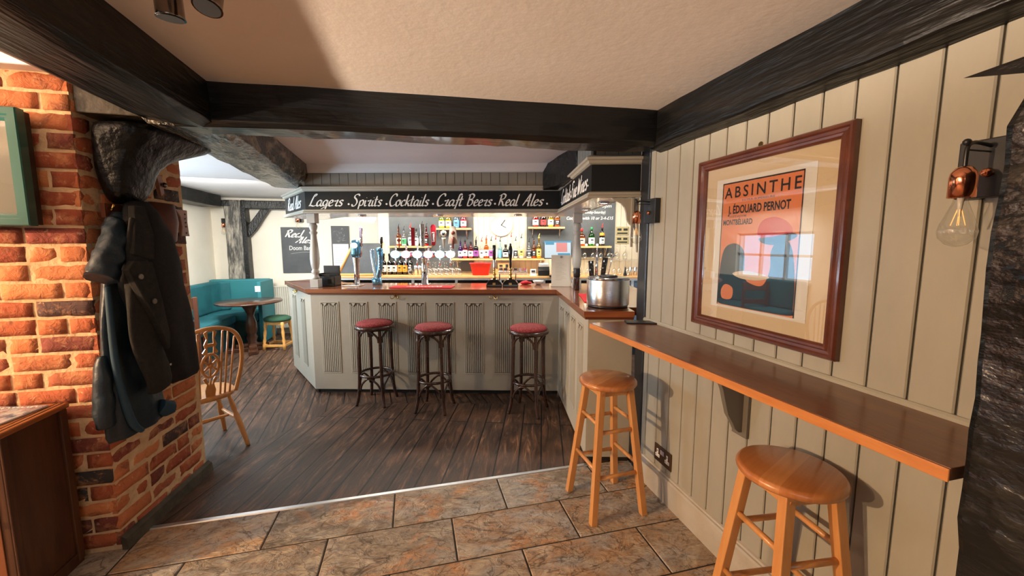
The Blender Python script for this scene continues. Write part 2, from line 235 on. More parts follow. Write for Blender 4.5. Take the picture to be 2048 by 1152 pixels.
# ------------------------------------------------------------------ mesh helpers
class MB:
    """collects shapes; build() links them as ONE mesh object"""
    def __init__(s): s.bm = bmesh.new(); s.tone = s.bm.loops.layers.float_color.new('tone'); s.cur = (0.5, 0.5, 0.5, 1); s.mi = 0; s.sm = False
    def face(s, vs, smooth=None):
        try: f = s.bm.faces.new(vs)
        except ValueError: return None
        f.smooth = s.sm if smooth is None else smooth; f.material_index = s.mi
        for l in f.loops: l[s.tone] = s.cur
        return f
    def v(s, p): return s.bm.verts.new(p)
    def box(s, c, d, rz=0, rx=0, ry=0, bev=0):
        m = Matrix.Translation(c) @ Matrix.Rotation(rz, 4, 'Z') @ Matrix.Rotation(ry, 4, 'Y') @ Matrix.Rotation(rx, 4, 'X')
        x, y, z = d[0] / 2, d[1] / 2, d[2] / 2
        P = [s.v(m @ Vector((a * x, b * y, c2 * z))) for a in (-1, 1) for b in (-1, 1) for c2 in (-1, 1)]
        for q in ((0, 1, 3, 2), (4, 6, 7, 5), (0, 4, 5, 1), (2, 3, 7, 6), (0, 2, 6, 4), (1, 5, 7, 3)): s.face([P[i] for i in q], False)
        return s
    def bx(s, x0, x1, y0, y1, z0, z1): return s.box(((x0 + x1) / 2, (y0 + y1) / 2, (z0 + z1) / 2), (abs(x1 - x0), abs(y1 - y0), abs(z1 - z0)))
    def prism(s, poly, z0, z1, f=lambda x, y, z: (x, y, z), smooth=False):
        """poly in 2-D extruded from z0 to z1, mapped by f"""
        n = len(poly); a = [s.v(f(x, y, z0)) for x, y in poly]; b = [s.v(f(x, y, z1)) for x, y in poly]
        s.face(a[::-1], False); s.face(b, False)
        for i in range(n): s.face([a[i], a[(i + 1) % n], b[(i + 1) % n], b[i]], smooth)
        return s
    def rings(s, R_, close=True, cap=True, smooth=True):
        L = [[s.v(p) for p in r] for r in R_]; n = len(L[0])
        for a, b in zip(L, L[1:]):
            for i in range(n if close else n - 1): s.face([a[i], a[(i + 1) % n], b[(i + 1) % n], b[i]], smooth)
        if cap: s.face(L[0][::-1], False); s.face(L[-1], False)
        return s
    def tube(s, pts, r, n=10, closed=False, smooth_pts=0, flat=1.0):
        pts = [Vector(p) for p in pts]
        if smooth_pts: pts = catmull(pts, smooth_pts, closed)
        k = len(pts); rad = r if isinstance(r, (list, tuple)) else [r] * k
        if len(rad) != k: rad = [rad[min(len(rad) - 1, int(i / (k - 1) * (len(rad) - 1) + 1e-6))] + (rad[min(len(rad) - 1, int(i / (k - 1) * (len(rad) - 1)) + 1)] - rad[int(i / (k - 1) * (len(rad) - 1) + 1e-6)]) * ((i / (k - 1) * (len(rad) - 1)) % 1) for i in range(k)]
        up = None; rings = []
        for i in range(k):
            if closed: t = pts[(i + 1) % k] - pts[i - 1]
            else: t = pts[min(i + 1, k - 1)] - pts[max(i - 1, 0)]
            t.normalize()
            if up is None:
                up = Vector((0, 0, 1)) if abs(t.z) < .9 else Vector((0, 1, 0))
            b = t.cross(up).normalized(); up = b.cross(t).normalized()
            rings.append([pts[i] + (b * math.cos(2 * math.pi * j / n) + up * math.sin(2 * math.pi * j / n) * flat) * rad[i] for j in range(n)])
        if closed: rings.append(rings[0]); return s.rings(rings, cap=False)
        return s.rings(rings)
    def lathe(s, prof, c=(0, 0, 0), n=20, axis='Z', smooth=True, squash=1.0):
        rings = []
        for r, z in prof:
            ring = []
            for j in range(n):
                a = 2 * math.pi * j / n; x, y = r * math.cos(a), r * math.sin(a) * squash
                p = (x, y, z) if axis == 'Z' else ((z, x, y) if axis == 'X' else (x, z, y))
                ring.append(Vector(c) + Vector(p))
            rings.append(ring)
        return s.rings(rings, smooth=smooth)
    def sphere(s, c, r, n=12, sq=(1, 1, 1)):
        return s.rings([[Vector(c) + Vector((r * sq[0] * math.sin(t) * math.cos(2 * math.pi * j / n), r * sq[1] * math.sin(t) * math.sin(2 * math.pi * j / n), r * sq[2] * math.cos(t))) for j in range(n)]
                        for t in [math.pi * (i + .02) / (n / 2 + .04) for i in range(n // 2 + 1)]])
    def build(s, name, mat, parent=None, bevel=0, label=None, sub=0, disp=None, solid=0, loc=None, keep_world=False, kind=None):
        bmesh.ops.recalc_face_normals(s.bm, faces=s.bm.faces)
        if disp:
            for v in s.bm.verts: v.co += disp(v.co)
        me = bpy.data.meshes.new(name)
        if loc is not None:
            for v in s.bm.verts: v.co -= Vector(loc)
        s.bm.to_mesh(me); s.bm.free()
        for m in (mat if isinstance(mat, (list, tuple)) else [mat]): me.materials.append(m)
        o = bpy.data.objects.new(name, me); scn.collection.objects.link(o)
        if loc is not None: o.location = loc
        if parent is not None: o.parent = parent
        if bevel:
            b = o.modifiers.new('b', 'BEVEL'); b.width = bevel; b.segments = 2; b.limit_method = 'ANGLE'; b.angle_limit = R(40)
        if sub: q = o.modifiers.new('s', 'SUBSURF'); q.levels = q.render_levels = sub
        if solid: q = o.modifiers.new('t', 'SOLIDIFY'); q.thickness = solid
        if label: o['label'] = label
        if kind: o['kind'] = kind
        return o
def catmull(P, k, closed=False):
    out = []; n = len(P)
    for i in range(n if closed else n - 1):
        if closed: a, b, c, d = P[i - 1], P[i], P[(i + 1) % n], P[(i + 2) % n]
        else: a, b, c, d = P[max(i - 1, 0)], P[i], P[i + 1], P[min(i + 2, n - 1)]
        for j in range(k):
            t = j / k; out.append(.5 * ((2 * b) + (-a + c) * t + (2 * a - 5 * b + 4 * c - d) * t * t + (-a + 3 * b - 3 * c + d) * t ** 3))
    if not closed: out.append(P[-1].copy())
    return out
def tag(o, label, cat, group=None):
    o['label'] = label; o['category'] = cat
    if group: o['group'] = group
    return o
def thing(name, label, cat, loc=(0, 0, 0), rz=0, group=None):
    o = bpy.data.objects.new(name, None); scn.collection.objects.link(o); o.empty_display_size = .1
    o.location = loc; o.rotation_euler = (0, 0, rz); return tag(o, label, cat, group)
def struct(o): o['kind'] = 'structure'; return o
def copy_tree(o, parent=None):
    c = o.copy(); scn.collection.objects.link(c); c.parent = parent
    for ch in [x for x in bpy.data.objects if x.parent == o]: copy_tree(ch, c)
    return c
def dup(o, loc, rz, label, group=None):
    c = copy_tree(o); c.location = loc; c.rotation_euler = (0, 0, rz); c['label'] = label
    if group: c['group'] = group
    return c
ANG = R(-15.312); UX = Vector((0.9645, -0.26407, 0)); VX = Vector((0.26407, 0.9645, 0)); A0 = Vector((-1.042, 4.451, 0))
def BP(u, v, z=0): p = A0 + UX * u + VX * v; return (p.x, p.y, z)

# text helpers
def text_mb(lines, frame, mb=None, depth=.001, track=1.0):
    """lines: (string, x, y, height, width_or_None, bold, shear); frame maps (x, y, d) to space"""
    mb = mb or MB()
    for (t, x, y, h, wd, bold, sh) in lines:
        c = bpy.data.curves.new('t', 'FONT'); c.body = t; c.size = 1; c.offset = bold; c.shear = sh; c.resolution_u = 3; c.fill_mode = 'FRONT'; c.space_character = track
        o = bpy.data.objects.new('t', c); scn.collection.objects.link(o)
        dg = bpy.context.evaluated_depsgraph_get(); me = bpy.data.meshes.new_from_object(o.evaluated_get(dg))
        xs = [v.co.x for v in me.vertices]; x0, x1 = min(xs), max(xs); sy = h / .7; sx = (wd / (x1 - x0)) if wd else sy
        vs = [mb.v(frame(x + (v.co.x - x0) * sx, y + v.co.y * sy, depth)) for v in me.vertices]
        for p in me.polygons: mb.face([vs[i] for i in p.vertices])
        bpy.data.objects.remove(o); bpy.data.meshes.remove(me)
    return mb
G = {
 'L': (.56, [[(.36, .82), (.47, .98), (.34, .98), (.2, .55), (.1, .1), (.02, .03), (.18, .04), (.38, -.01), (.6, .1)]]),
 'a': (.46, [[(.36, .42), (.22, .5), (.06, .3), (.07, .04), (.2, .02), (.34, .25), (.38, .48)], [(.38, .48), (.33, .08), (.42, .0), (.5, .08)]]),
 'g': (.46, [[(.36, .42), (.22, .5), (.06, .3), (.08, .06), (.2, .04), (.34, .25), (.38, .48)], [(.38, .48), (.3, -.2), (.13, -.38), (.0, -.26), (.2, -.1), (.45, .05)]]),
 'e': (.39, [[(.06, .22), (.26, .3), (.32, .43), (.2, .5), (.06, .3), (.08, .04), (.2, 0), (.38, .1)]]),
 'r': (.38, [[(.04, .44), (.14, .42), (.3, .5), (.22, .2), (.2, .04), (.3, .0), (.4, .06)]]),
 's': (.36, [[(.34, .42), (.22, .5), (.08, .38), (.26, .18), (.2, .0), (.04, .04)]]),
 '.': (.34, [[(.06, .16), (.26, .16)]]),
 'S': (.54, [[(.52, .85), (.42, 1.0), (.2, .95), (.12, .75), (.3, .55), (.38, .3), (.25, .02), (.05, .0), (.0, .15)]]),
 'p': (.44, [[(.1, .48), (.02, -.35)], [(.1, .35), (.25, .5), (.38, .38), (.3, .08), (.1, .04)]]),
 'i': (.22, [[(.1, .48), (.06, .08), (.14, 0), (.22, .06)], [(.13, .68), (.15, .71)]]),
 't': (.28, [[(.16, .85), (.08, .1), (.16, 0), (.26, .06)], [(.0, .52), (.28, .56)]]),
 'C': (.50, [[(.5, .8), (.48, .98), (.3, 1.0), (.1, .75), (.02, .35), (.12, .02), (.3, .0), (.5, .15)]]),
 'o': (.43, [[(.2, .5), (.05, .3), (.08, .02), (.22, .0), (.36, .22), (.32, .46), (.2, .5), (.3, .42), (.44, .44)]]),
 'c': (.36, [[(.32, .4), (.24, .5), (.08, .34), (.05, .08), (.18, 0), (.34, .1)]]),
 'k': (.42, [[(.16, 1.0), (.04, 0)], [(.38, .5), (.1, .26), (.22, .2), (.3, .02), (.42, .04)]]),
 'l': (.22, [[(.18, 1.0), (.06, .1), (.14, 0), (.22, .06)]]),
 'f': (.30, [[(.42, .9), (.34, 1.0), (.24, .85), (.1, -.2), (.0, -.3)], [(.06, .45), (.34, .5)]]),
 'B': (.54, [[(.15, .95), (.05, 0)], [(.0, .88), (.3, 1.0), (.48, .85), (.38, .6), (.15, .52), (.4, .46), (.42, .2), (.25, .0), (.02, .04)]]),
 'R': (.58, [[(.15, .95), (.05, 0)], [(-.02, .82), (.25, 1.0), (.48, .88), (.4, .6), (.15, .5), (.3, .3), (.42, .02), (.56, .08)]]),
 'A': (.58, [[(.0, .0), (.2, .45), (.44, 1.0), (.42, .5), (.42, 0), (.5, .04)], [(.1, .38), (.52, .42)]]),
 'F': (.48, [[(.2, .95), (.1, .3), (.0, .02)], [(.03, .88), (.3, 1.0), (.6, .95)], [(.12, .52), (.42, .56)]]),
 'n': (.43, [[(.08, .48), (.02, 0)], [(.05, .3), (.22, .5), (.3, .42), (.26, .08), (.34, 0), (.42, .06)]]),
 'm': (.62, [[(.08, .48), (.02, 0)], [(.05, .3), (.22, .5), (.26, .4), (.22, .02)], [(.25, .3), (.42, .5), (.48, .4), (.44, .06), (.52, 0), (.6, .06)]]),
 'W': (.72, [[(.1, .95), (.08, .0), (.34, .8), (.34, .0), (.6, .6), (.68, 1.0)]]),
 'D': (.58, [[(.15, .95), (.05, 0)], [(.0, .92), (.35, .95), (.5, .6), (.35, .1), (.02, 0)]]),
 'd': (.48, [[(.36, .42), (.22, .5), (.06, .3), (.07, .04), (.2, .02), (.34, .25), (.40, .5)], [(.50, 1.0), (.36, .1), (.44, 0), (.52, .06)]]),
 ' ': (.2, [])}
def script_mb(s_, x, y, h, width, frame, mb=None, shear=.32, nib=.085, nibang=R(35), depth=.0012):
    mb = mb or MB(); adv = sum(G[c][0] for c in s_); sx = width / adv if width else h; cx = 0
    for c in s_:
        a, st = G[c]
        for q in st:
            P = catmull([Vector((px, py, 0)) for px, py in q], 5); L = []; Rr = []; k = len(P)
            for i in range(k):
                t = (P[min(i + 1, k - 1)] - P[max(i - 1, 0)]).normalized(); nn = Vector((-t.y, t.x, 0))
                th = (.75 if c == '.' and 0 < i < k - 1 else 1) * nib * (.42 + .62 * abs(math.sin(math.atan2(t.y, t.x) - nibang))) * (.55 if i in (0, k - 1) else 1) * .62
                for sgn, lst in ((1, L), (-1, Rr)):
                    pp = P[i] + nn * th * sgn; lst.append(frame(x + (cx + pp.x + pp.y * shear) * sx, y + pp.y * h, depth))
            Lv = [mb.v(p) for p in L]; Rv = [mb.v(p) for p in Rr]
            for i in range(k - 1): mb.face([Lv[i], Lv[i + 1], Rv[i + 1], Rv[i]])
        cx += a
    return mb
def scrawl_mb(x, y, h, w_, frame, n=12, seed=1, mb=None, nib=.16, slant=.3, depth=.001):
    """marks too small to read: one wavy pen line"""
    mb = mb or MB(); rg = random.Random(seed); P = []
    for i in range(n * 2 + 1): hh = (0 if i % 2 == 0 else rg.choice((.55, .6, 1.0))) * h; P.append(Vector((x + w_ * i / (2 * n) + hh * slant + rg.uniform(-.15, .15) * w_ / n, y + hh, 0)))
    P = catmull(P, 3); L = []; k = len(P)
    for i in range(k):
        t = (P[min(i + 1, k - 1)] - P[max(i - 1, 0)]).normalized(); nn = Vector((-t.y, t.x, 0)) * nib * h * .5
        L.append((mb.v(frame(P[i].x + nn.x, P[i].y + nn.y, depth)), mb.v(frame(P[i].x - nn.x, P[i].y - nn.y, depth))))
    for a, b in zip(L, L[1:]): mb.face([a[0], b[0], b[1], a[1]])
    return mb
def wall_frame(o, dx, nrm):
    """2-D frame on a vertical surface: origin, horizontal direction, outward normal"""
    o = Vector(o); dx = Vector(dx).normalized(); nrm = Vector(nrm).normalized()
    return lambda x, y, d=0: tuple(o + dx * x + Vector((0, 0, y)) + nrm * d)
def wobble(amp, sc, seed=0):
    def f(co):
        n = noise.noise_vector(co * sc + Vector((seed, seed * 2, 0))); return n * amp
    return f
def gridbox(mb, x0, x1, y0, y1, z0, z1, st=.12):
    """a box with subdivided faces so that it can be displaced"""
    nx, ny, nz = [max(1, int(round(abs(b - a) / st))) for a, b in ((x0, x1), (y0, y1), (z0, z1))]
    V = {}
    def g(i, j, k):
        key = (i, j, k)
        if key not in V: V[key] = mb.v((x0 + (x1 - x0) * i / nx, y0 + (y1 - y0) * j / ny, z0 + (z1 - z0) * k / nz))
        return V[key]
    for i in range(nx):
        for j in range(ny):
            for k in (0, nz): mb.face([g(i, j, k), g(i + 1, j, k), g(i + 1, j + 1, k), g(i, j + 1, k)])
    for i in range(nx):
        for k in range(nz):
            for j in (0, ny): mb.face([g(i, j, k), g(i + 1, j, k), g(i + 1, j, k + 1), g(i, j, k + 1)])
    for j in range(ny):
        for k in range(nz):
            for i in (0, nx): mb.face([g(i, j, k), g(i, j + 1, k), g(i, j + 1, k + 1), g(i, j, k + 1)])
    return mb

# ================================================================== THE SETTING
# tiled floor: slate tiles laid in rows, every tile its own tone
mb = MB(); mb.mi = 1; mb.bx(-5.2, 1.6, -3.2, 2.475, -0.06, -0.004); mb.mi = 0
row = 0; y = 2.480
while y > -3.2:
    y0 = y - .325; off = -.15 if row % 2 == 0 else -.484
    k = -8
    while off + k * .662 < 1.5:
        x0, x1 = off + k * .662, off + (k + 1) * .662
        x0, x1 = max(x0, -5.0), min(x1, 1.5)
        if x1 - x0 > .02:
            mb.cur = (random.random(), random.random(), random.random(), 1); g = .004
            q = [(x0 + g, y0 + g), (x1 - g, y0 + g), (x1 - g, y - g), (x0 + g, y - g)]; e = .004
            a = [mb.v((px, py, 0)) for px, py in [(x0 + g + e, y0 + g + e), (x1 - g - e, y0 + g + e), (x1 - g - e, y - g - e), (x0 + g + e, y - g - e)]]
            b = [mb.v((px, py, -.004)) for px, py in q]
            mb.face(a)
            for i in range(4): mb.face([b[i], b[(i + 1) % 4], a[(i + 1) % 4], a[i]])
        k += 1
    y = y0; row += 1
struct(mb.build('floor', [tile_m, grout_m]))
# boarded floor, boards in two directions meeting at a seam
mb = MB(); s1 = (-.69, 4.10); s2 = (-1.94, 2.478)
e1 = (s1[0] + 2.6 * UX.x, s1[1] + 2.6 * UX.y)
mb.mi = 0; mb.face([mb.v((*p, 0)) for p in (s2, (1.75, 2.478), e1, s1)])
mb.mi = 1; mb.face([mb.v((*p, 0)) for p in (s2, s1, e1, (1.75, 2.478), (5, 2.478), (5, 8.2), (-3.4, 8.2), (-3.4, 2.478))])
mb.mi = 1; mb.bx(-3.4, 5, 2.478, 8.2, -.06, -.005)
struct(mb.build('floor', [plank_r, plank_l]))
mb = MB(); mb.prism([(-.017, 0), (-.012, .005), (.012, .005), (.017, 0)], -1.50, 1.20, lambda a, b, z: (z, 2.478 + a, b)); struct(mb.build('trim_1', strip_m))
# ceilings
mb = MB(); mb.bx(-5.2, 1.6, -3.2, 2.2, 2.35, 2.45); struct(mb.build('ceiling', ceil_m))
mb = MB(); mb.bx(-5.2, 5.2, 2.2, 8.2, 2.35, 2.45); struct(mb.build('ceiling', ceil_back))

# right wall: vertical grooved boards
mb = MB(); ys = [0.738 + .115 * k for k in range(-34, 15)]
edges = [y for y in ys if y < 2.28] + [2.285]
for a, b in zip(edges, edges[1:]):
    if b - a < .01: continue
    g = .0028; c = .004
    mb.mi = 0; mb.prism([(a + g, 1.495), (a + g, 1.484), (a + g + c, 1.48), (b - g - c, 1.48), (b - g, 1.484), (b - g, 1.495)], 0.0, 2.35, lambda x, y, z: (y, x, z))
mb.mi = 1; mb.bx(1.49, 1.60, -3.2, 2.285, 0, 2.35)
struct(mb.build('wall_right', [board, groove]))
mb = MB(); mb.prism([(1.48, 0), (1.452, 0), (1.452, .148), (1.458, .158), (1.466, .160), (1.470, .168), (1.48, .172)], -2.9, 2.285, lambda x, z, y: (x, y, z)); struct(mb.build('baseboard_right', base_m))
mb = MB(); mb.prism([(1.48, 1.081), (1.466, 1.081), (1.466, 1.092), (1.473, 1.099), (1.48, 1.099)], .50, 2.285, lambda x, z, y: (x, y, z)); struct(mb.build('trim_2', board))
# beams
def timber(name, mat, x0, x1, y0, y1, z0, z1, amp=.010, seed=1, st=.10, taper=None):
    m = gridbox(MB(), x0, x1, y0, y1, z0, z1, st); fn = wobble(amp, 4.0, seed); f2 = wobble(amp * .4, 13, seed)
    def d(co):
        r = fn(co) + f2(co)
        if taper: r = r + taper(co)
        return r
    m.sm = False; o = m.build(name, mat, disp=d, bevel=.012); return struct(o)
# wall beam above the boards, cross beam, great beam on the left
timber('trim_3', beam_long, 1.40, 1.49, -2.9, 2.2, 2.155, 2.37, seed=3, taper=lambda co: Vector((0, 0, -.025 if (co.x > 1.45 and co.z < 2.2) else 0)))
m = MB(); N = 26
rr = []
for i in range(N + 1):
    t = i / N; x = -1.10 + 2.60 * t; yf = 2.262 - .155 * (x + .93) / 2.33; f = lambda k: noise.noise(Vector((x * 3, k * 5.1, 2))) * .012
    f2 = noise.noise(Vector((x * 9, 3, 2))) * .010
    rr.append([(x, yf + .06 * 0 + f(1), 2.37), (x, yf + f(2) + .01, 2.25), (x, yf + .012 + f(3), 2.175), (x, yf + .04 + f(6), 2.152 + f(4)), (x, yf + .19, 2.150 + f(5) + f2), (x, yf + .225, 2.17 + f2), (x, yf + .235, 2.37)])
m.sm = False; m.rings(rr, smooth=False); struct(m.build('trim_4', beam_cross, bevel=.004))
m = MB(); rr = []; N = 34
for i in range(N + 1):
    t = i / N; y = -2.9 + 5.25 * t; f = lambda k, s=.014: noise.noise(Vector((k * 7.3, y * 2.6, 1))) * s
    rr.append([(-.93, y, 2.37), (-.925 + f(1), y, 2.25), (-.93 + f(2), y, 2.165 + f(3)), (-.98 + f(2), y, 2.150 + f(4)), (-1.10, y, 2.158 + f(5)), (-1.115, y, 2.170 + f(5)), (-1.22, y, 2.172 + f(6)), (-1.24, y, 2.195 + f(6)), (-1.42 + f(8), y, 2.27 + f(7)), (-1.46, y, 2.37)])
m.rings(rr, smooth=False); struct(m.build('trim_5', beam_long, bevel=.004))
# its continuation past the cross beam
m = MB(); rr = []; N = 24
for i in range(N + 1):
    t = i / N; y = 2.35 + 2.25 * t; f = lambda k, s=.018: noise.noise(Vector((k * 7.3, y * 4, 5))) * s
    e = noise.noise(Vector((3, y * 14, 5))) * .02
    rr.append([(-.93 - .05 * t, y, 2.37), (-.915 - .10 * t, y, 2.24), (-.905 - .17 * t + e * .5, y, 2.172 + e), (-.95 - .17 * t, y, 2.150 + f(4)), (-1.10 - .12 * t, y, 2.150 + f(5)), (-1.23 - .12 * t + f(6), y, 2.156 + f(7)), (-1.26 - .12 * t, y, 2.20), (-1.28 - .12 * t, y, 2.37)])
m.rings(rr, smooth=False); struct(m.build('trim_6', worn_beam, bevel=.003))
# stub of beam coming out of the boards over the bar on the right
timber('trim_7', beam, 1.268, 1.55, 2.98, 3.80, 2.11, 2.36, amp=.014, seed=9, st=.07)
# right-hand foreground post with worn surface
m = gridbox(MB(), 1.155, 1.49, .16, .552, 0, 1.95, .07); fw = wobble(.012, 6, 4); fw2 = wobble(.003, 18, 8)
def dpost(co):
    r = fw(co) + fw2(co)
    lean = (co.z - 1.0) * .012
    top = max(0, co.z - 1.78) ** 2 * 3.5
    r.y += lean - (top if co.y > .4 else 0)
    return r
struct(m.build('trim_8', fore_m, disp=dpost, bevel=.014))
# corner post at the end of the boarded wall, by the bar
timber('trim_9', M('black_post', (0.010, 0.010, 0.011), 0.38, bump=.4, bs=12), 1.477, 1.62, 2.287, 2.395, 0, 2.2, amp=.004, seed=5, st=.2)

# brick pillar: mortar core + every brick laid
m = MB(); m.mi = 1
m.prism([(-3.5, 2.336), (-1.512, 2.336), (-1.442, 3.052), (-3.5, 3.052)], 0, 2.35)
m.mi = 0; CH = .0865
def brick(mb, o, d, n, L, H, D=.02):
    """one rounded, slightly bent brick on a face; o = lower left, d = along, n = outwards"""
    mb.cur = (random.random(), random.random(), random.random(), 1)
    g = .0075; nx = max(2, int(L / .035)); nz = 3; off = random.uniform(-.003, .004); tilt = random.uniform(-.0025, .0025)
    sd = random.random() * 50; P = []
    for j in range(nz + 1):
        rw = []
        for i in range(nx + 1):
            u = i / nx; w_ = j / nz; ed = min(min(u, 1 - u) * L, min(w_, 1 - w_) * H); dd = .006 + off + tilt * (u - .5) * 2 - .006 * math.exp(-ed / .005) + noise.noise(Vector((u * L * 28 + sd, w_ * H * 28, sd))) * .004
            ux = g + (L - 2 * g) * u + noise.noise(Vector((w_ * 3 + sd, u * 3, 1))) * .004; wz = g + (H - 2 * g) * w_ + noise.noise(Vector((u * L * 14, sd, w_))) * .004
            rw.append(Vector(o) + d * ux + Vector((0, 0, wz)) + n * dd)
        P.append(rw)
    V = [[mb.v(p) for p in r] for r in P]
    for j in range(nz):
        for i in range(nx): mb.face([V[j][i], V[j][i + 1], V[j + 1][i + 1], V[j + 1][i]], True)
    per = V[0] + [r[-1] for r in V[1:]] + V[-1][-2::-1] + [r[0] for r in V[-2:0:-1]]
    bk = [mb.v(v.co - n * .022) for v in per]
    for i in range(len(per)): mb.face([per[i], per[(i + 1) % len(per)], bk[(i + 1) % len(per)], bk[i]], False)
fd = Vector((1, 0, 0)); fn = Vector((0, -1, 0)); c0 = Vector((-1.504, 2.324, 0)); sd_ = (Vector((-1.431, 3.059, 0)) - c0).normalized(); sn = Vector((sd_.y, -sd_.x, 0)); SL = .738
for r in range(27):
    z = .018 + r * CH
    if z + CH > 2.36: break
    # front face, laid leftwards from the corner
    x = 0; first = .235 if r % 2 == 0 else .115; L = first; h = CH * random.uniform(.97, 1.02)
    while x < 2.0:
        brick(m, c0 - fd * (x + L) + Vector((0, 0.010, z)), fd, fn, L, CH); x += L; L = random.choice((.235, .235, .23, .12)) if random.random() > .25 else .12
    x = 0; L = .115 if r % 2 == 0 else .235
    while x < SL - .02:
        L2 = min(L, SL - x); 
        if L2 < .05: break
        brick(m, c0 + sd_ * x - sn * .010 + Vector((0, 0, z)), sd_, sn, L2, CH); x += L2; L = random.choice((.235, .235, .12))
struct(m.build('wall_pillar', [brick_m, mortar_m]))
m = MB(); m.prism([(0, 0), (.03, 0), (.022, .06), (0, .075)], 0, SL, lambda a, b, t: tuple(c0 + sd_ * t + sn * a + Vector((0, 0, b)))); struct(m.build('baseboard_pillar', plinth_m))
# carved black timber head under the beam, on the pillar
m = MB(); rr = []
def side(s, n, z): return tuple(c0 + sd_ * s + sn * n + Vector((0, 0, z)))
prof = [(2.19, .02, .72, .30), (2.13, .03, .66, .27), (2.06, .05, .44, .20), (1.98, .055, .32, .16), (1.90, .06, .30, .14), (1.84, .07, .30, .13), (1.80, .09, .28, .11), (1.785, .14, .24, .08)]
for z, s0, s1_, n1 in prof:
    ring = []
    for j in range(16):
        a = 2 * math.pi * j / 16; ca, sa = math.cos(a), math.sin(a); sq = max(abs(ca), abs(sa)) ** .7
        s = (s0 + s1_) / 2 + (s1_ - s0) / 2 * ca / sq; n = n1 / 2 + n1 / 2 * sa / sq
        nn = noise.noise(Vector((s * 9, n * 9, z * 7))) * .022; ring.append(side(s + nn, max(.004, n + nn), z + nn * .5))
    rr.append(ring)
m.rings(rr); struct(m.build('trim_10', beam, sub=1))
# block of plank between the beam and the pillar
m = MB(); m.bx(-1.505, -1.12, 2.35, 2.98, 2.19, 2.34); struct(m.build('trim_11', M('worn_plank', (.03, .024, .017), .3, var=(.10, .082, .06), vs=8, bump=.5, bs=20, stretch=(1, 3, 1)), bevel=.004))

# left room
LW = -3.24
m = MB()
for y0, y1, z0, z1 in ((3.05, 3.5, 0, 2.35), (4.6, 4.95, 0, 2.35), (3.5, 4.6, 0, .95), (3.5, 4.6, 1.78, 2.35), (6.5, 7.8, 0, 2.35), (4.95, 6.5, 0, .95), (4.95, 6.5, 1.78, 2.35)): m.bx(LW - .2, LW, y0, y1, z0, z1)
struct(m.build('wall_left', white_wall))
m = MB(); m.bx(LW - .2, 2.2, 7.68, 7.85, 0, 2.35); struct(m.build('wall_back', white_wall))
m = MB()
for a in (4.95, 5.46, 5.97, 6.46): m.bx(LW - .12, LW - .06, a, a + .04, .95, 1.78)
for z in (.95, 1.36, 1.74): m.bx(LW - .12, LW - .06, 4.95, 6.5, z, z + .04)
m.bx(LW - .03, LW + .06, 4.93, 6.52, .92, .95)
wn = struct(m.build('window_1', timber_frame))
m = MB()
for a in (3.5, 4.03, 4.56): m.bx(LW - .12, LW - .06, a, a + .04, .95, 1.78)
for z in (.95, 1.36, 1.74): m.bx(LW - .12, LW - .06, 3.5, 4.6, z, z + .04)
w4 = struct(m.build('window_4', timber_frame)); m = MB(); m.bx(LW - .092, LW - .088, 3.52, 4.58, .97, 1.76); p = m.build('window_pane', glass); p.parent = w4  # extra window, added out of sight behind the pillar to bring in daylight
m = MB(); m.bx(LW - .092, LW - .088, 4.97, 6.48, .97, 1.76); p = m.build('window_pane', glass); p.parent = wn
timber('trim_12', M('pale_worn_post', (0.05, 0.047, 0.042), .45, var=(.42, .38, .31), vs=8, bump=.7, bs=16, stretch=(2, 2, .5), vmid=(.40, .66), bdist=.02), -2.99, -2.72, 7.53, 7.68, 0, 2.3, amp=.012, seed=12, st=.15)
timber('trim_17', beam_long, -2.735, -2.665, 7.49, 7.675, 0, 2.3, amp=.006, seed=22, st=.15)  # dark strip added to stand for the pale post's shaded right side
timber('trim_13', beam_long, -3.24, -2.96, 3.2, 7.40, 2.17, 2.36, amp=.012, seed=13, st=.2)
timber('trim_14', post_m, -2.73, 1.0, 7.50, 7.68, 2.16, 2.30, amp=.008, seed=14, st=.2)
timber('trim_15', post_m, -3.24, -2.90, 7.52, 7.68, 2.20, 2.30, amp=.008, seed=15, st=.2)
m = MB(); m.prism([(-2.74, 1.70), (-2.66, 1.69), (-2.56, 1.80), (-2.40, 2.05), (-2.32, 2.17), (-2.46, 2.17), (-2.60, 1.98), (-2.74, 1.80)], 7.56, 7.66, lambda x, z, y: (x, y, z)); struct(m.build('trim_16', post_m, bevel=.01))
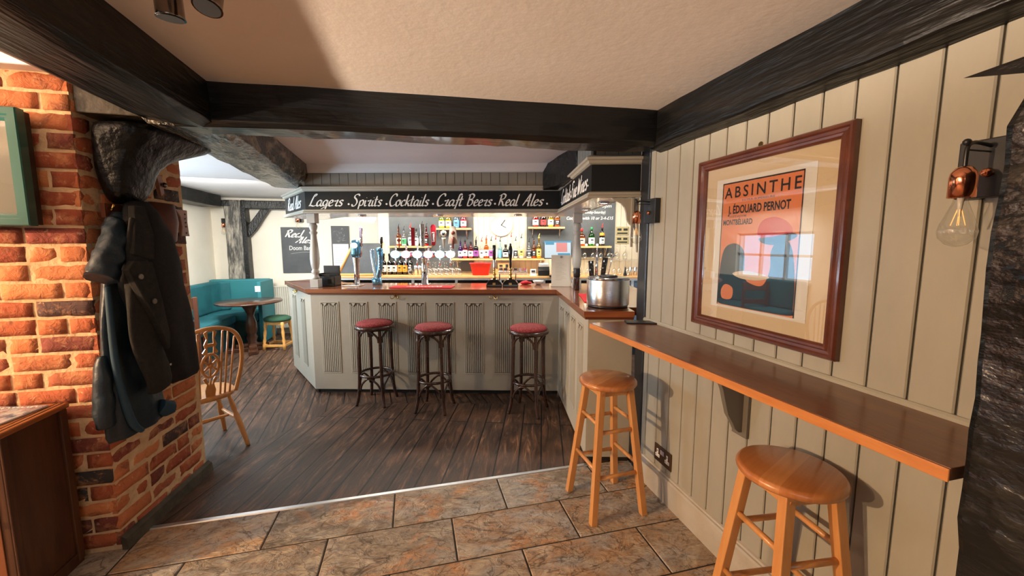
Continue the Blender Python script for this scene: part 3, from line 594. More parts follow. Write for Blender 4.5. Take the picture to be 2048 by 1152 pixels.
# main room behind and beside the camera
m = MB()
for a in ((-5.2, -5.0, -3.2, -1.4, 0, 2.35), (-5.2, -5.0, .6, 2.4, 0, 2.35), (-5.2, -5.0, -1.4, .6, 0, .85), (-5.2, -5.0, -1.4, .6, 1.95, 2.35)): m.bx(*a)
struct(m.build('wall_far_left', outer))
m = MB()
for a in ((-5.2, -1.4, -3.2, -3.0, 0, 2.35), (.6, 1.6, -3.2, -3.0, 0, 2.35), (-1.4, .6, -3.2, -3.0, 0, .85), (-1.4, .6, -3.2, -3.0, 1.95, 2.35)): m.bx(*a)
struct(m.build('wall_behind', outer))
for k, (ax, base) in enumerate((('x', -5.1), ('y', -3.1))):
    m = MB(); g = MB()
    for i in range(5):
        a = -1.4 + i * .49
        (m.bx(base - .03, base + .03, a, a + .04, .85, 1.95) if ax == 'x' else m.bx(a, a + .04, base - .03, base + .03, .85, 1.95))
    for z in (.85, 1.4, 1.91): (m.bx(base - .03, base + .03, -1.4, .6, z, z + .04) if ax == 'x' else m.bx(-1.4, .6, base - .03, base + .03, z, z + .04))
    (g.bx(base - .002, base + .002, -1.38, .58, .87, 1.93) if ax == 'x' else g.bx(-1.38, .58, base - .002, base + .002, .87, 1.93))
    wn = struct(m.build('window_%d' % (k + 2), timber_frame)); p = g.build('window_pane', glass); p.parent = wn
m = MB(); m.bx(-5.2, -3.24, 3.06, 3.2, 0, 2.35); struct(m.build('wall_outer_left', outer))

# back wall of the bar: cream boards
BW = 2.05
def bar_struct(name, mb, mat):
    o = mb.build(name, mat); o.location = A0; o.rotation_euler = (0, 0, ANG); return struct(o)
m = MB(); m.mi = 1; m.bx(0, 5.6, BW + .012, BW + .12, 0, 2.35); m.mi = 0
u = 0.0
while u < 5.6: m.bx(u + .002, min(u + .09, 5.6) - .002, BW, BW + .02, 0, 2.35); u += .09
bar_struct('wall_bar_back', m, [cream, M('cream_groove', (.45, .38, .27), .7)])
m = MB(); m.bx(5.4, 5.6, -3.6, BW, 0, 2.35); bar_struct('wall_bar_right', m, cream)
m = MB(); m.bx(1.62, 2.6, 2.25, 2.36, 0, 2.35); struct(m.build('wall_right_return', cream))

# ================================================================== THE BAR
ZT = 1.12
bar = thing('bar_counter', 'long putty-painted bar counter with linenfold panels and varnished top', 'bar counter', A0, ANG)
D_ = (-.70, .81); C_ = (2.652, -1.291); E_ = (2.965, -1.293)
pl = [(0, 0), (2.571, 0), C_, E_]
def offs_line(p, q, d):
    v = Vector((q[0] - p[0], q[1] - p[1])).normalized(); return Vector((v.y, -v.x)) * d
def face_panel(p, q, z0, z1, th, mb=None):
    mb = mb or MB(); n = offs_line(p, q, -th)   # towards the inside
    a, b = Vector(p), Vector(q); mb.prism([tuple(a), tuple(b), tuple(b + n), tuple(a + n)], z0, z1); return mb
segs = [(D_, (0, 0), 'left'), ((0, 0), (2.571, 0), 'front'), ((2.571, 0), C_, 'return'), (C_, E_, 'end')]
for p, q, nm in segs: face_panel(p, q, .045, 1.06, .03).build('front_panel', panel, bar, bevel=.002)
m = MB()
for p, q, nm in segs:
    o = offs_line(p, q, -.03); face_panel(tuple(Vector(p) + o), tuple(Vector(q) + o), 0, .045, .02, m)
m.build('plinth', M('black_plinth', (.012, .011, .010), .6), bar)
# linenfold panels
def linenfold(p, q, s, w, z0, z1, name='linenfold_panel'):
    """carved panel on the segment p-q at distance s, width w"""
    d = Vector((q[0] - p[0], q[1] - p[1])).normalized(); n = Vector((d.y, -d.x)); a = Vector(p)
    F = lambda x, z, t: (*(a + d * (s + x) + n * t), z)
    m = MB(); n_ = 16; pts = []
    # sunken border, then ridges
    m.mi = 0
    for (x0, x1, za, zb) in ((0, w, z0 - .010, z0), (0, w, z1, z1 + .010), (-.010, 0, z0 - .010, z1 + .010), (w, w + .010, z0 - .010, z1 + .010)):
        m.prism([(x0, za), (x1, za), (x1, zb), (x0, zb)], -.001, .006, F)
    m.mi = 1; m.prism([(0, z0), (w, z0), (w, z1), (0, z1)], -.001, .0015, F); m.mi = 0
    k = 9; cw = w / k
    for i in range(k):
        top = z1 - (.012 if i in (0, 4, 8) else (.020 + .016 * (1 if i in (2, 6) else .4)))
        x0 = i * cw; m.prism([(x0 + cw * .2, z0 + .006), (x0 + cw * .80, z0 + .006), (x0 + cw * .80, top - .006), (x0 + cw * .5, top), (x0 + cw * .2, top - .006)], .001, .0085, F)
    for xc in (w * .25, w * .75):   # the folded tips
        m.prism([(xc - .020, z1 - .004), (xc + .020, z1 - .004), (xc + .008, z1 - .024), (xc, z1 - .034), (xc - .008, z1 - .024)], .001, .011, F)
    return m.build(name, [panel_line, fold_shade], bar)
for i in range(8): linenfold((0, 0), (2.571, 0), .105 + i * .300, .178, .235, .975)
for s in (.18, .62): linenfold(D_, (0, 0), s, .17, .235, .975)
for s in (.14, .42, .70, .98): linenfold((2.571, 0), C_, s, .17, .235, .975)
# worktop
top = [(-.745, .80), (-.765, .83), (-.03, -.035), (2.54, -.035), (2.617, -1.325), (2.965, -1.325), (2.965, -1.15), (3.40, -1.15), (3.40, .62), (.12, .62), (-.32, 1.12), (-.56, 1.12)]
m = MB(); m.prism(top, ZT - .042, ZT); m.build('worktop', counter_m, bar, bevel=.010)
low = [(-.72, .80), (-.01, -.018), (2.553, -.018), (2.63, -1.308), (2.965, -1.308), (2.965, -1.14), (3.39, -1.14), (3.39, .60), (.13, .60), (-.32, 1.08), (-.56, 1.08)]
m = MB(); m.prism(low, ZT - .060, ZT - .0425); m.build('worktop_moulding', M('counter_mould', (.12, .034, .014), .25, coat=.5), bar)
def hook(u, v, z, rz=0):
    m = MB(); mt = Matrix.Translation((u, v, z)) @ Matrix.Rotation(rz, 4, 'Z'); T = lambda *p: tuple(mt @ Vector(p))
    m.tube([T(0, -.001, .012), T(0, -.006, .012)], .014, 12)
    for s in (-1, 1): m.tube([T(0, -.006, .005), T(s * .018, -.022, -.012), T(s * .034, -.034, -.008), T(s * .040, -.036, .008)], [.004, .004, .0035, .003], 7, smooth_pts=4); m.sphere(T(s * .041, -.036, .012), .0065, 8)
    m.sphere(T(0, -.016, .012), .010, 8)
    return m.build('coat_hook', brass, bar, label='small brass double hook under the worktop')
hook(.885, 0, 1.035); hook(1.905, 0, 1.035); hook(-.40, .46, 1.035, -R(49))

# turned columns
colm = M('column_paint', (.40, .385, .35), .4)
def column(u, v, label):
    x, y, _ = BP(u, v); t = thing('turned_column', label, 'column', (x, y, ZT), ANG, 'turned columns of the bar')
    h = 1.90 - ZT - .004
    m = MB(); m.box((0, 0, .045), (.088, .088, .09)); m.build('base_block', colm, t, bevel=.004)
    k = h - .09 - .10
    pr = [(.030, 0), (.040, .012), (.030, .03), (.026, .045), (.038, .065), (.041, .08), (.030, .10), (.036, .115), (.044, .16), (.048, .22), (.044, .30), (.036, .38), (.030, .44), (.028, k - .12), (.038, k - .105), (.041, k - .095), (.028, k - .08), (.036, k - .06), (.043, k - .03), (.036, k - .012), (.030, k)]
    m = MB(); m.lathe([(r, z + .09) for r, z in pr], n=24); m.build('shaft', colm, t)
    m = MB(); m.box((0, 0, h - .05), (.088, .088, .10)); m.build('top_block', colm, t, bevel=.004); return t
column(.0, .13, 'turned grey painted column on the left end of the bar'); column(2.765, .12, 'turned grey painted column on the bar beside the till and paper menu')

# canopy
can = thing('bar_canopy', 'painted canopy over the bar with black lettered sign boards', 'canopy', (A0.x, A0.y, 0), ANG)
cs = [((-.62, .70), (0, 0)), ((0, 0), (2.571, 0)), ((2.571, 0), (2.652, -1.30)), ((2.652, -1.30), (2.98, -1.305))]
def run(z0, z1, out, th, name, mat, bev=.003, segs_=cs):
    for p, q in segs_:
        n = offs_line(p, q, out); d = (Vector(q) - Vector(p)).normalized()
        face_panel(tuple(Vector(p) + n), tuple(Vector(q) + n), z0, z1, th + out).build(name, mat, can, bevel=bev)
run(1.930, 2.105, .0, .02, 'sign_board', black_sign, .001)
trimm = M('canopy_trim', (.36, .33, .27), .4)
def mould(name, prof):
    P = [(-.62, .70), (0, 0), (2.571, 0), (2.652, -1.30), (2.98, -1.305)]
    nrm = [offs_line(a, b, 1) for a, b in zip(P, P[1:])]; rings = []
    for i, p in enumerate(P):
        if i == 0: k = nrm[0]
        elif i == len(P) - 1: k = nrm[-1]
        else: k = (nrm[i - 1] + nrm[i]); k = k / (k.dot(nrm[i]))
        rings.append([(p[0] + k.x * o, p[1] + k.y * o, z) for o, z in prof])
    m = MB(); m.rings(rings, smooth=False); return m.build(name, trimm, can)
mould('lower_moulding', [(-.02, 1.890), (.028, 1.890), (.030, 1.900), (.020, 1.908), (.022, 1.922), (.006, 1.930), (-.02, 1.930)])
mould('upper_moulding', [(-.02, 2.105), (.008, 2.105), (.022, 2.112), (.026, 2.128), (.038, 2.134), (.040, 2.148), (.010, 2.165), (-.02, 2.165)])
upb = M('frieze_board', (.27, .235, .185), .5)
for p, q in cs[1:]:
    d = Vector((q[0] - p[0], q[1] - p[1])); L = d.length; d.normalize(); n = Vector((d.y, -d.x)); a = Vector(p); m = MB(); F = lambda x, z, t: (*(a + d * x + n * t), z)
    m.mi = 1; m.prism([(0, 2.16), (L, 2.16), (L, 2.35), (0, 2.35)], -.03, -.012, F); m.mi = 0; x = 0
    while x < L: m.prism([(x + .0015, 2.16), (min(x + .088, L) - .0015, 2.16), (min(x + .088, L) - .0015, 2.335), (x + .0015, 2.335)], -.014, -.006, F); x += .0895
    m.prism([(0, 2.32), (L, 2.32), (L, 2.35), (0, 2.35)], -.012, .008, F)
    m.build('frieze_boarding', [upb if q != C_ else trimm, groove], can)
# plaster cove where the boards meet the ceiling
m = MB(); m.prism([(-.13, 2.352), (-.035, 2.352), (-.008, 2.345), (-.008, 2.285), (-.035, 2.29), (-.07, 2.315)], .02, 2.56, lambda v, z, u: (u, v, z)); m.build('plaster_cove', ceil_back, can)
# soffit
sof = M('glossy_soffit', (.60, .58, .55), .18, bump=.25, bs=3, coat=.3)
m = MB()
m.prism([(-.60, .69), (0, .01), (2.571, .01), (2.571, .60), (.10, .60), (-.38, 1.10), (-.50, 1.10)], 1.892, 1.91)
u = 2.575
vv = .58
while vv > -1.25: ul = 2.576 + max(0, -vv) * .0628; m.prism([(ul, vv), (ul + .003, vv - .052), (ul + .236, vv - .052), (ul + .233, vv)], 1.892, 1.905); vv -= .058
m.prism([(2.575, .60), (2.575, .005), (2.655, -1.27), (2.89, -1.27), (2.812, .005), (2.81, .6)], 1.905, 1.915)
m.build('soffit', sof, can)
lens = M('downlight_lens', (1, .95, .85), .3, emis=14, ecol=(1, .93, .82))
DL = [(2.77, -.38), (2.81, -.96), (.45, .32), (1.30, .32), (2.15, .32)]
for u, v in DL:
    x, y, z = BP(u, v, 1.885); t = thing('downlight', 'recessed round downlight in the canopy soffit', 'light', (x, y, z), ANG)
    m = MB(); m.lathe([(.042, .006), (.046, .0), (.040, -.004), (.034, 0), (.034, .006)], n=20); m.build('rim', chrome, t)
    m = MB(); m.lathe([(.033, .004), (.033, .001)], n=18); m.build('lens', lens, t)
    l = lamp('downlight_lamp', 'SPOT', (x, y, z - .02), 9, (1, .93, .82), .03, (x, y, 0), angle=120)
for t, lb in zip([o for o in bpy.data.objects if o.name.startswith('downlight') and o.type == 'EMPTY'], ('recessed downlight behind the right column, the rear one of the return soffit', 'recessed downlight nearest the ice bucket in the return soffit', 'recessed downlight at the left end of the front soffit', 'recessed downlight in the middle of the front soffit', 'recessed downlight at the right end of the front soffit')): t['label'] = lb
# back edge board of canopy and the end bracket
m = MB(); m.bx(.1, 2.6, .60, .62, 1.892, 2.34); m.prism([(-.5, 1.10), (-.38, 1.10), (.10, .60), (.12, .62), (-.38, 1.12), (-.5, 1.12)], 1.892, 2.34); m.prism([(2.812, .6), (2.814, 0), (2.893, -1.26), (2.908, -1.26), (2.829, 0), (2.827, .6)], 1.892, 2.34); m.build('rear_board', trimm, can)
br = [(2.795, 1.888), (2.98, 1.888), (2.98, 1.52), (2.972, 1.53), (2.968, 1.60), (2.965, 1.66), (2.950, 1.69), (2.917, 1.715), (2.899, 1.745), (2.893, 1.79), (2.882, 1.825), (2.858, 1.852), (2.828, 1.868), (2.80, 1.878)]
m = MB(); m.prism(br, -1.29, -1.265, lambda x, z, y: (x, y, z)); m.build('shaped_bracket', trimm, can, bevel=.003)
m = MB(); m.bx(2.925, 2.94, -1.305, -1.29, 1.56, 1.888); m.build('bead', board, can)
# lettering
def on_seg(p, q, out=.002, z=0):
    d = Vector((q[0] - p[0], q[1] - p[1])).normalized(); n = Vector((d.y, -d.x)); a = Vector(p)
    return lambda x, y, t=0: (*(a + d * x + n * (t + out)), z + y)
F = on_seg((0, 0), (2.571, 0), .0005, 1.962)
m = MB()
for wd, a_, b_ in (('Lagers', .035, .397), ('Spirits', .474, .789), ('Cocktails', .854, 1.269), ('Craft', 1.334, 1.60), ('Beers', 1.636, 1.897), ('Real', 1.952, 2.155), ('Ales', 2.197, 2.407)):
    script_mb(wd, a_, .0, .115, (b_ - a_) * .96, F, m, shear=.22, nib=.10)
for x in (.444, .829, 1.299, 1.922, 2.442): m.prism([(x + .010 * math.cos(q * math.pi / 5), .018 + .010 * math.sin(q * math.pi / 5)) for q in range(10)], 0, .001, F)
m.build('lettering', white_paint, can, label='white brush lettering on the long sign board')
F = on_seg((-.62, .70), (0, 0), .0005, 1.962); m = MB(); script_mb('Real Ales', .13, 0, .13, .62, F, m, nib=.11); m.build('lettering', white_paint, can)
F = on_seg((2.571, 0), C_, .0005, 1.962); m = MB(); script_mb('.Cocktails.', .05, 0, .125, .56, F, m, nib=.115); script_mb('Fine', .60, 0, .125, .22, F, m, nib=.115); script_mb('Wines.', .85, 0, .125, .38, F, m, nib=.115); m.build('lettering', white_paint, can)

# ================================================================== BACK BAR
def bthing(name, label, cat, u, v, z, rz=0, group=None): return thing(name, label, cat, BP(u, v, z), ANG + rz, group)
def btag(mb, name, mat, label, cat, u, v, z, rz=0, group=None, **k):
    o = mb.build(name, mat, **k); o.location = BP(u, v, z); o.rotation_euler = (0, 0, ANG + rz); return tag(o, label, cat, group)
ZB = 1.13
bb = bthing('back_counter', 'back bar counter with light wooden edge above black bottle coolers', 'counter', 0, 1.5, 0)
m = MB(); m.bx(-.47, 5.3, 0, .545, ZB - .03, ZB); m.build('worktop', shelf_m, bb, bevel=.003)
m = MB(); m.bx(-.47, 5.3, .01, .545, ZB - .055, ZB - .031); m.build('edge_band', white_plastic, bb)
m = MB(); m.bx(-.45, 5.3, .06, .54, 0, ZB - .056); m.build('cabinet_body', gloss_black, bb)
for i in range(8):
    m = MB(); m.bx(.05 + i * .62, .63 + i * .62, .035, .058, .12, ZB - .08); d = m.build('cooler_door', gloss_black, bb, bevel=.004)
    m = MB(); z = ZB - .15; m.tube([(.12 + i * .62, .035, z), (.12 + i * .62, .005, z), (.50 + i * .62, .005, z), (.50 + i * .62, .035, z)], .007, 8); m.build('door_handle', chrome, d)
    m = MB(); m.bx(.632 + i * .62, .668 + i * .62, .035, .058, .05, ZB - .06); m.build('stile', white_plastic, bb)
# big chalkboards
def chalkboard_panel(u0, u1, z0, z1, label, name='chalkboard'):
    t = bthing(name, label, 'chalkboard', u0, BW, z0); m = MB(); m.bx(0, u1 - u0, -.022, -.002, 0, z1 - z0); m.build('board', slate_grey, t); return t
cb1 = chalkboard_panel(.17, 1.46, 1.16, 2.33, 'grey chalkboard on the back bar wall left of the clock')
cb2 = chalkboard_panel(2.27, 3.60, 1.38, 2.33, 'grey chalkboard with written offers on the back bar wall right of the clock')
FR = lambda x, y, d=0: (x, -.0228 - d, y)
m = MB(); m.tube([(.30, -.024, .84), (.62, -.024, .93)], .004, 6, flat=.3); script_mb('rs', .42, .90, .16, .18, FR, m, nib=.12); m.build('chalk_writing', chalk, cb1)
m = text_mb([('12pm-5pm', .93, .745, .045, .34, .014, .2), ('(Monday-Saturday)', .84, .655, .040, .34, .014, .2), ('Cocktails with 10 or 2-4-£15', .60, .565, .045, .70, .014, .2)], FR); m.build('chalk_writing', chalk, cb2)
# shelves
def shelf(u0, u1, z, label, dep=.17, name='bottle_shelf'):
    t = bthing(name, label, 'shelf', u0, BW - .024, z); L = u1 - u0; m = MB(); m.bx(0, L, -dep, 0, -.026, 0); m.build('board', shelf_m, t, disp=wobble(.002, 8, u0), bevel=.003)
    for x in (.07, L - .07):
        m = MB(); m.tube([(x, -.004, -.16), (x, -.004, -.03), (x, -dep + .03, -.03)], .006, 8); m.tube([(x, -.004, -.15), (x, -dep * .4, -.12), (x, -dep + .04, -.035)], .004, 6, smooth_pts=4); m.build('bracket', steel, t)
    return t
shelf(.21, .82, 1.55, 'short wooden bottle shelf behind the beer taps, left chalkboard')
shelf(.89, 1.44, 1.815, 'high wooden shelf with four flavoured gin bottles, left of the clock')
shelf(1.15, 2.55, 1.365, 'long wooden bottle shelf under the clock')
shelf(2.29, 2.83, 1.83, 'high wooden shelf with four bottles above the till')
shelf(2.98, 3.52, 1.55, 'wooden shelf with three bottles right of the turned column')

# bottles
BG = {k: bottle_glass('glass_' + k, c, .04) for k, c in dict(clear=(.93, .95, .95), green=(.08, .55, .10), dark=(.03, .02, .02), amber=(.85, .42, .10), pink=(.95, .25, .35), red=(.75, .04, .05), yellow=(.95, .75, .15), blue=(.60, .82, .95), purple=(.45, .15, .65), lime=(.75, .9, .2), cola=(.14, .03, .02)).items()}
LB = {k: M('label_' + k, c, .6) for k, c in dict(white=(.85, .84, .80), orange=(.85, .32, .03), cream=(.78, .68, .48), black=(.02, .02, .02), purple=(.3, .06, .35), red=(.6, .03, .03), gold=(.7, .5, .15), blue=(.1, .3, .7), pink=(.85, .35, .45), green=(.05, .3, .12)).items()}
LIQ = {}
def liq(k, c):
    if k not in LIQ: LIQ[k] = M('liquid_' + k, c, .1, trans=.0, spec=.6)
    return LIQ[k]
LC = dict(clear=(.75, .78, .78), green=(.05, .45, .08), dark=(.01, .01, .01), amber=(.62, .24, .04), pink=(.85, .22, .3), red=(.6, .02, .03), yellow=(.9, .62, .06), blue=(.45, .70, .85), purple=(.3, .08, .5), lime=(.7, .8, .12), cola=(.08, .015, .01))
def bottle(name, u, v, z, h, r, g, lab, label, square=False, pourer=None, cap='black', group='bottles of the back bar', neck=.32, lz=(.12, .45), fill=.7, cat='bottle', n=16):
    t = bthing(name, label, cat, u, v, z, group=group)
    sh = h * (1 - neck); nr = r * .34
    pr = [(r * .9, 0), (r, .006), (r, sh * .86), (r * .93, sh * .93), (r * .6, sh), (nr * 1.1, sh + h * .05), (nr, h - .02), (nr * 1.15, h - .016), (nr * 1.15, h)]
    m = MB()
    if square:
        rr_ = []
        for (q, zz) in pr: rr_.append([(max(-q, min(q, q * 1.35 * math.cos(a))), max(-q, min(q, q * 1.35 * math.sin(a))), zz) if q > r * .5 else (q * math.cos(a), q * math.sin(a), zz) for a in [2 * math.pi * j / n for j in range(n)]])
        m.rings(rr_)
    else: m.lathe(pr, n=n)
    m.build('glass_body', BG[g], t)
    if g not in ('dark', 'cola'):
        m = MB(); fz = sh * fill
        q = r * .93
        if square: m.box((0, 0, fz / 2 + .004), (2 * q, 2 * q, fz))
        else: m.lathe([(q * .95, .005), (q, .012), (q, fz * .97), (q * .97, fz)], n=n)
        m.build('liquid', liq(g, LC[g]), t)
    else:
        m = MB(); m.lathe([(a * .9, b * .98 + .002) for a, b in pr[:-2]], n=n); m.build('liquid', liq(g, LC[g]), t)
    if lab:
        z0, z1 = h * lz[0], h * lz[1]; m = MB()
        if square: m.box((0, -r - .001, (z0 + z1) / 2), (1.7 * r, .002, z1 - z0))
        else:
            Rg = [[((r + .0012) * math.cos(a), (r + .0012) * math.sin(a), zz) for a in [math.pi * (1.0 + 1.0 * j / 12) for j in range(13)]] for zz in (z0, z1)]
            m.rings(Rg, close=False, cap=False)
        lo = m.build('label', LB[lab], t)
        m = MB()
        m.box((0, -r - .0035, z0 + (z1 - z0) * .62), (r * .9, .001, (z1 - z0) * .22)); m.box((0, -r - .0035, z0 + (z1 - z0) * .25), (r * .7, .001, (z1 - z0) * .07)); m.build('print', LB['black'] if lab not in ('black',) else LB['white'], lo)
    m = MB()
    if pourer:
        m.lathe([(nr * 1.2, h), (nr * 1.2, h + .014)], n=10); m.tube([(0, 0, h + .012), (0, 0, h + .035), (.012, 0, h + .068)], [.006, .005, .004], 8); m.build('pourer', LB.get(pourer, LB['black']), t)
    else: m.lathe([(nr * 1.3, h - .03), (nr * 1.35, h), (nr * 1.2, h + .008)], n=12); m.build('cap', LB.get(cap, LB['black']), t)
    return t
V1 = 1.93
S1 = [(1.275, .24, .034, 'purple', 'white', 'purple bottle with white label, left end of the long shelf', 0, 'black'),
 (1.345, .27, .034, 'pink', 'white', 'pink bottle with tall white label second from the left on the long shelf', 0, None),
 (1.430, .245, .038, 'red', 'white', 'deep red bottle with white label on the long shelf, left of a black bottle', 0, None),
 (1.510, .26, .037, 'dark', 'purple', 'black bottle with dark pourer, the first black one on the long shelf', 0, 'black'),
 (1.595, .25, .034, 'clear', 'white', 'clear bottle with white label between black bottle and amber bottle on the long shelf', 0, 'red'),
 (1.665, .28, .036, 'amber', 'white', 'amber and white bottle with tall pourer on the long shelf', 0, 'red'),
 (1.738, .26, .032, 'clear', 'purple', 'clear bottle with purple label on the long shelf', 0, 'black'),
 (1.805, .28, .032, 'clear', None, 'plain clear bottle just behind the black pump handle on the long shelf', 0, 'red'),
 (1.872, .25, .032, 'blue', None, 'pale blue bottle below the clock on the long shelf', 0, 'black'),
 (1.955, .20, .044, 'dark', 'white', 'short square black bottle with white diamond label on the long shelf', 1, None),
 (2.040, .32, .033, 'clear', 'white', 'tall clear bottle with red pourer on the long shelf', 0, 'red'),
 (2.105, .26, .030, 'clear', 'black', 'clear bottle with small black label on the long shelf', 0, 'black'),
 (2.190, .30, .037, 'clear', 'gold', 'tall whisky bottle with dark round label on the long shelf', 0, 'black'),
 (2.305, .24, .040, 'clear', 'black', 'squat clear bottle with black label near the right end of the long shelf', 0, 'black'),
 (2.378, .27, .032, 'amber', 'black', 'amber bottle with black label near the right end of the long shelf', 0, 'black'),
 (2.452, .30, .036, 'yellow', 'gold', 'golden yellow bottle at the right end of the long shelf', 0, 'gold')]
for u, h, r, g, lb, lab, sq, pr in S1: bottle('spirit_bottle', u, V1, 1.367, h, r, g, lb, lab, square=bool(sq), pourer=pr, group='bottles on the long shelf')
for (u, h, r, g, lb, lab, pr) in [(.345, .26, .034, 'amber', 'cream', 'amber bottle at the left end of the shelf behind the taps', 'black'), (.425, .23, .036, 'clear', 'green', 'clear bottle with greenish label on the shelf behind the taps', 'black'),
   (.525, .27, .036, 'clear', 'white', 'bottle with white and red label on the shelf behind the taps', 'red'), (.612, .25, .034, 'clear', 'white', 'all white bottle with a light cap on the shelf behind the taps', None),
   (.700, .30, .034, 'clear', 'white', 'tall white labelled bottle with pourer on the shelf behind the taps', 'black'), (.765, .27, .032, 'red', 'black', 'red bottle at the right end of the shelf behind the taps', 'black')]:
    bottle('spirit_bottle', u, V1, 1.552, h, r, g, lb, lab, pourer=pr, group='bottles on the shelf behind the taps')
for (u, g, lb, lab) in [(1.00, 'lime', 'white', 'lime green gin bottle on the high left shelf'), (1.10, 'yellow', 'white', 'yellow gin bottle on the high left shelf'), (1.22, 'blue', 'blue', 'blue labelled bottle on the high left shelf'), (1.325, 'pink', 'white', 'pink gin bottle on the high left shelf')]:
    bottle('gin_bottle', u, V1, 1.817, .23, .042, g, lb, lab, group='bottles on the high left shelf', neck=.26)
for (u, g, lb, lab) in [(2.40, 'red', 'white', 'dark red bottle on the high shelf above the till'), (2.515, 'cola', 'red', 'brown and red bottle on the high shelf above the till'), (2.625, 'yellow', 'white', 'yellow bottle on the high shelf above the till'), (2.720, 'amber', 'black', 'amber bottle at the right end of the high shelf above the till')]:
    bottle('spirit_bottle', u, V1, 1.832, .23, .042, g, lb, lab, group='bottles on the high shelf above the till', neck=.26)
bottle('whisky_bottle', 3.085, V1, 1.552, .25, .048, 'amber', 'cream', 'amber whisky bottle with a red wax cap, right shelf', cap='red', square=True, group='three bottles on the right shelf')
bottle('gin_bottle', 3.235, V1, 1.552, .27, .044, 'green', 'white', 'bright green gin bottle on the right shelf', cap='green', group='three bottles on the right shelf')
lq = bottle('liqueur_bottle', 3.390, V1, 1.552, .27, .038, 'dark', 'white', 'dark bottle with an orange neck band on the right shelf', pourer='red', group='three bottles on the right shelf')
m = MB(); m.lathe([(.0385, .150), (.040, .160), (.034, .185), (.026, .195)], n=16); m.build('neck_band', LB['orange'], lq)
for u, lb in ((3.155, 'left of two'), (3.315, 'right of two')):
    m = MB(); m.sphere((0, 0, .016), .016, 12); btag(m, 'shelf_light', M('shelf_glow', (1, .9, .7), .3, emis=9, ecol=(1, .85, .6)), 'small round glowing light on the right bottle shelf, ' + lb, 'light', u, 1.90, 1.5505, group='small lights on the right bottle shelf')
for i, (u, lb, lab) in enumerate([(.14, 'white', 'dark wine bottle with white label, leftmost by the beer tap'), (.225, 'white', 'dark wine bottle with broad white label, second from the left'), (.30, 'white', 'dark wine bottle with white label beside the orange labels'),
    (.38, 'orange', 'dark wine bottle with wide orange label'), (.455, 'orange', 'dark wine bottle with narrow orange label'), (.53, 'black', 'dark wine bottle with black label beside the glass flask')]):
    bottle('wine_bottle', u + .02, 1.78, ZB, .305, .037, 'dark', lb, lab, group='wine bottles on the back counter', neck=.36, lz=(.14, .46))

# area lamps over the back bar, apart from the canopy downlights
for u, v, pw in BARLAMP: lamp('bar_lamp', 'AREA', BP(u, v, 2.28), pw, (1, .93, .80), .35, BP(u, v + .45, 1.3))

# clock
t = bthing('wall_clock', 'big round white wall clock with black hands above the bottles', 'clock', 1.885, BW - .003, 1.865)
m = MB(); m.lathe([(.172, 0), (.172, -.022), (.163, -.03), (.155, -.022), (.155, -.008), (.0005, -.006)], n=40, axis='Y'); m.build('case', M('clock_white', (.62, .60, .54), .5), t)
m = MB(); m.tube([(0, -.012, 0), (.056, -.012, .078)], .0055, 6); m.tube([(0, -.012, 0), (.072, -.012, -.040)], .0050, 6); m.sphere((0, -.012, 0), .007, 8); m.build('hands', black_plastic, t)
m = MB()
for k in range(12): a = k * math.pi / 6; m.box((.135 * math.sin(a), -.0105, .135 * math.cos(a)), (.004, .001, .014), ry=a)
m.build('hour_marks', M('pale_marks', (.55, .5, .42), .6), t)
# two plaques
for z0, z1, lab in ((1.715, 1.838, 'gold and black certificate plaque, the upper of two by the lamp'), (1.585, 1.695, 'black and gold certificate plaque, the lower of two by the lamp')):
    t = bthing('plaque', lab, 'plaque', 3.62, BW - .003, z0); w_ = .19; h_ = z1 - z0
    m = MB(); m.bx(0, w_, -.010, 0, 0, h_); m.build('plate', M('brass_plate', (.55, .42, .18), .35, .5), t, bevel=.003)
    m = MB(); m.bx(.018, .08, -.0125, -.0105, h_ * .52, h_ * .80); m.bx(.11, .172, -.0125, -.0105, h_ * .52, h_ * .80); m.bx(.018, .172, -.0125, -.0105, h_ * .12, h_ * .30) ; m.build('print', LB['black'], t)

# glasses on the back counter
wg = bthing('wine_glass', 'upturned clear wine glass in the cluster behind the tap column', 'glass', .80, 1.66, ZB, group='upturned wine glasses on the back counter')
m = MB(); m.lathe([(.030, 0), (.038, .04), (.036, .075), (.020, .10), (.005, .112)], n=14); m.build('bowl', glassware, wg)
m = MB(); m.lathe([(.0035, .113), (.0035, .19)], n=8); m.build('stem', glassware, wg)
m = MB(); m.lathe([(.004, .190), (.030, .196), (.032, .198)], n=14); m.build('foot', glassware, wg)
k = 0
GP = [(.88 + .085 * i, 1.62 + .0 * i) for i in range(6)] + [(.84 + .085 * i, 1.72) for i in range(6)] + [(.88 + .085 * i, 1.82) for i in range(5)]
for (u, v) in GP: x, y, z = BP(u, v, ZB); dup(wg, (x, y, z), k * .4, 'upturned clear wine glass in the cluster behind the tap column'); k += 1
for (u, v) in [(2.95 + .095 * i, 1.66 + .1 * (i % 2)) for i in range(9)]: x, y, z = BP(u, v, ZB); dup(wg, (x, y, z), k, 'upturned clear wine glass in the row behind the ice bucket', 'wine glasses behind the ice bucket')
# glass shelf behind the ice bucket
m = MB(); m.bx(0, .95, -.2, 0, 0, .008); btag(m, 'glass_shelf', glass, 'clear glass shelf behind the ice bucket', 'shelf', 2.95, BW - .01, 1.345)
for i in range(7):
    x, y, z = BP(3.02 + i * .12, 1.94, 1.355); dup(wg, (x, y, z), i, 'upturned clear wine glass on the glass shelf under the chalkboard', 'wine glasses on the glass shelf')
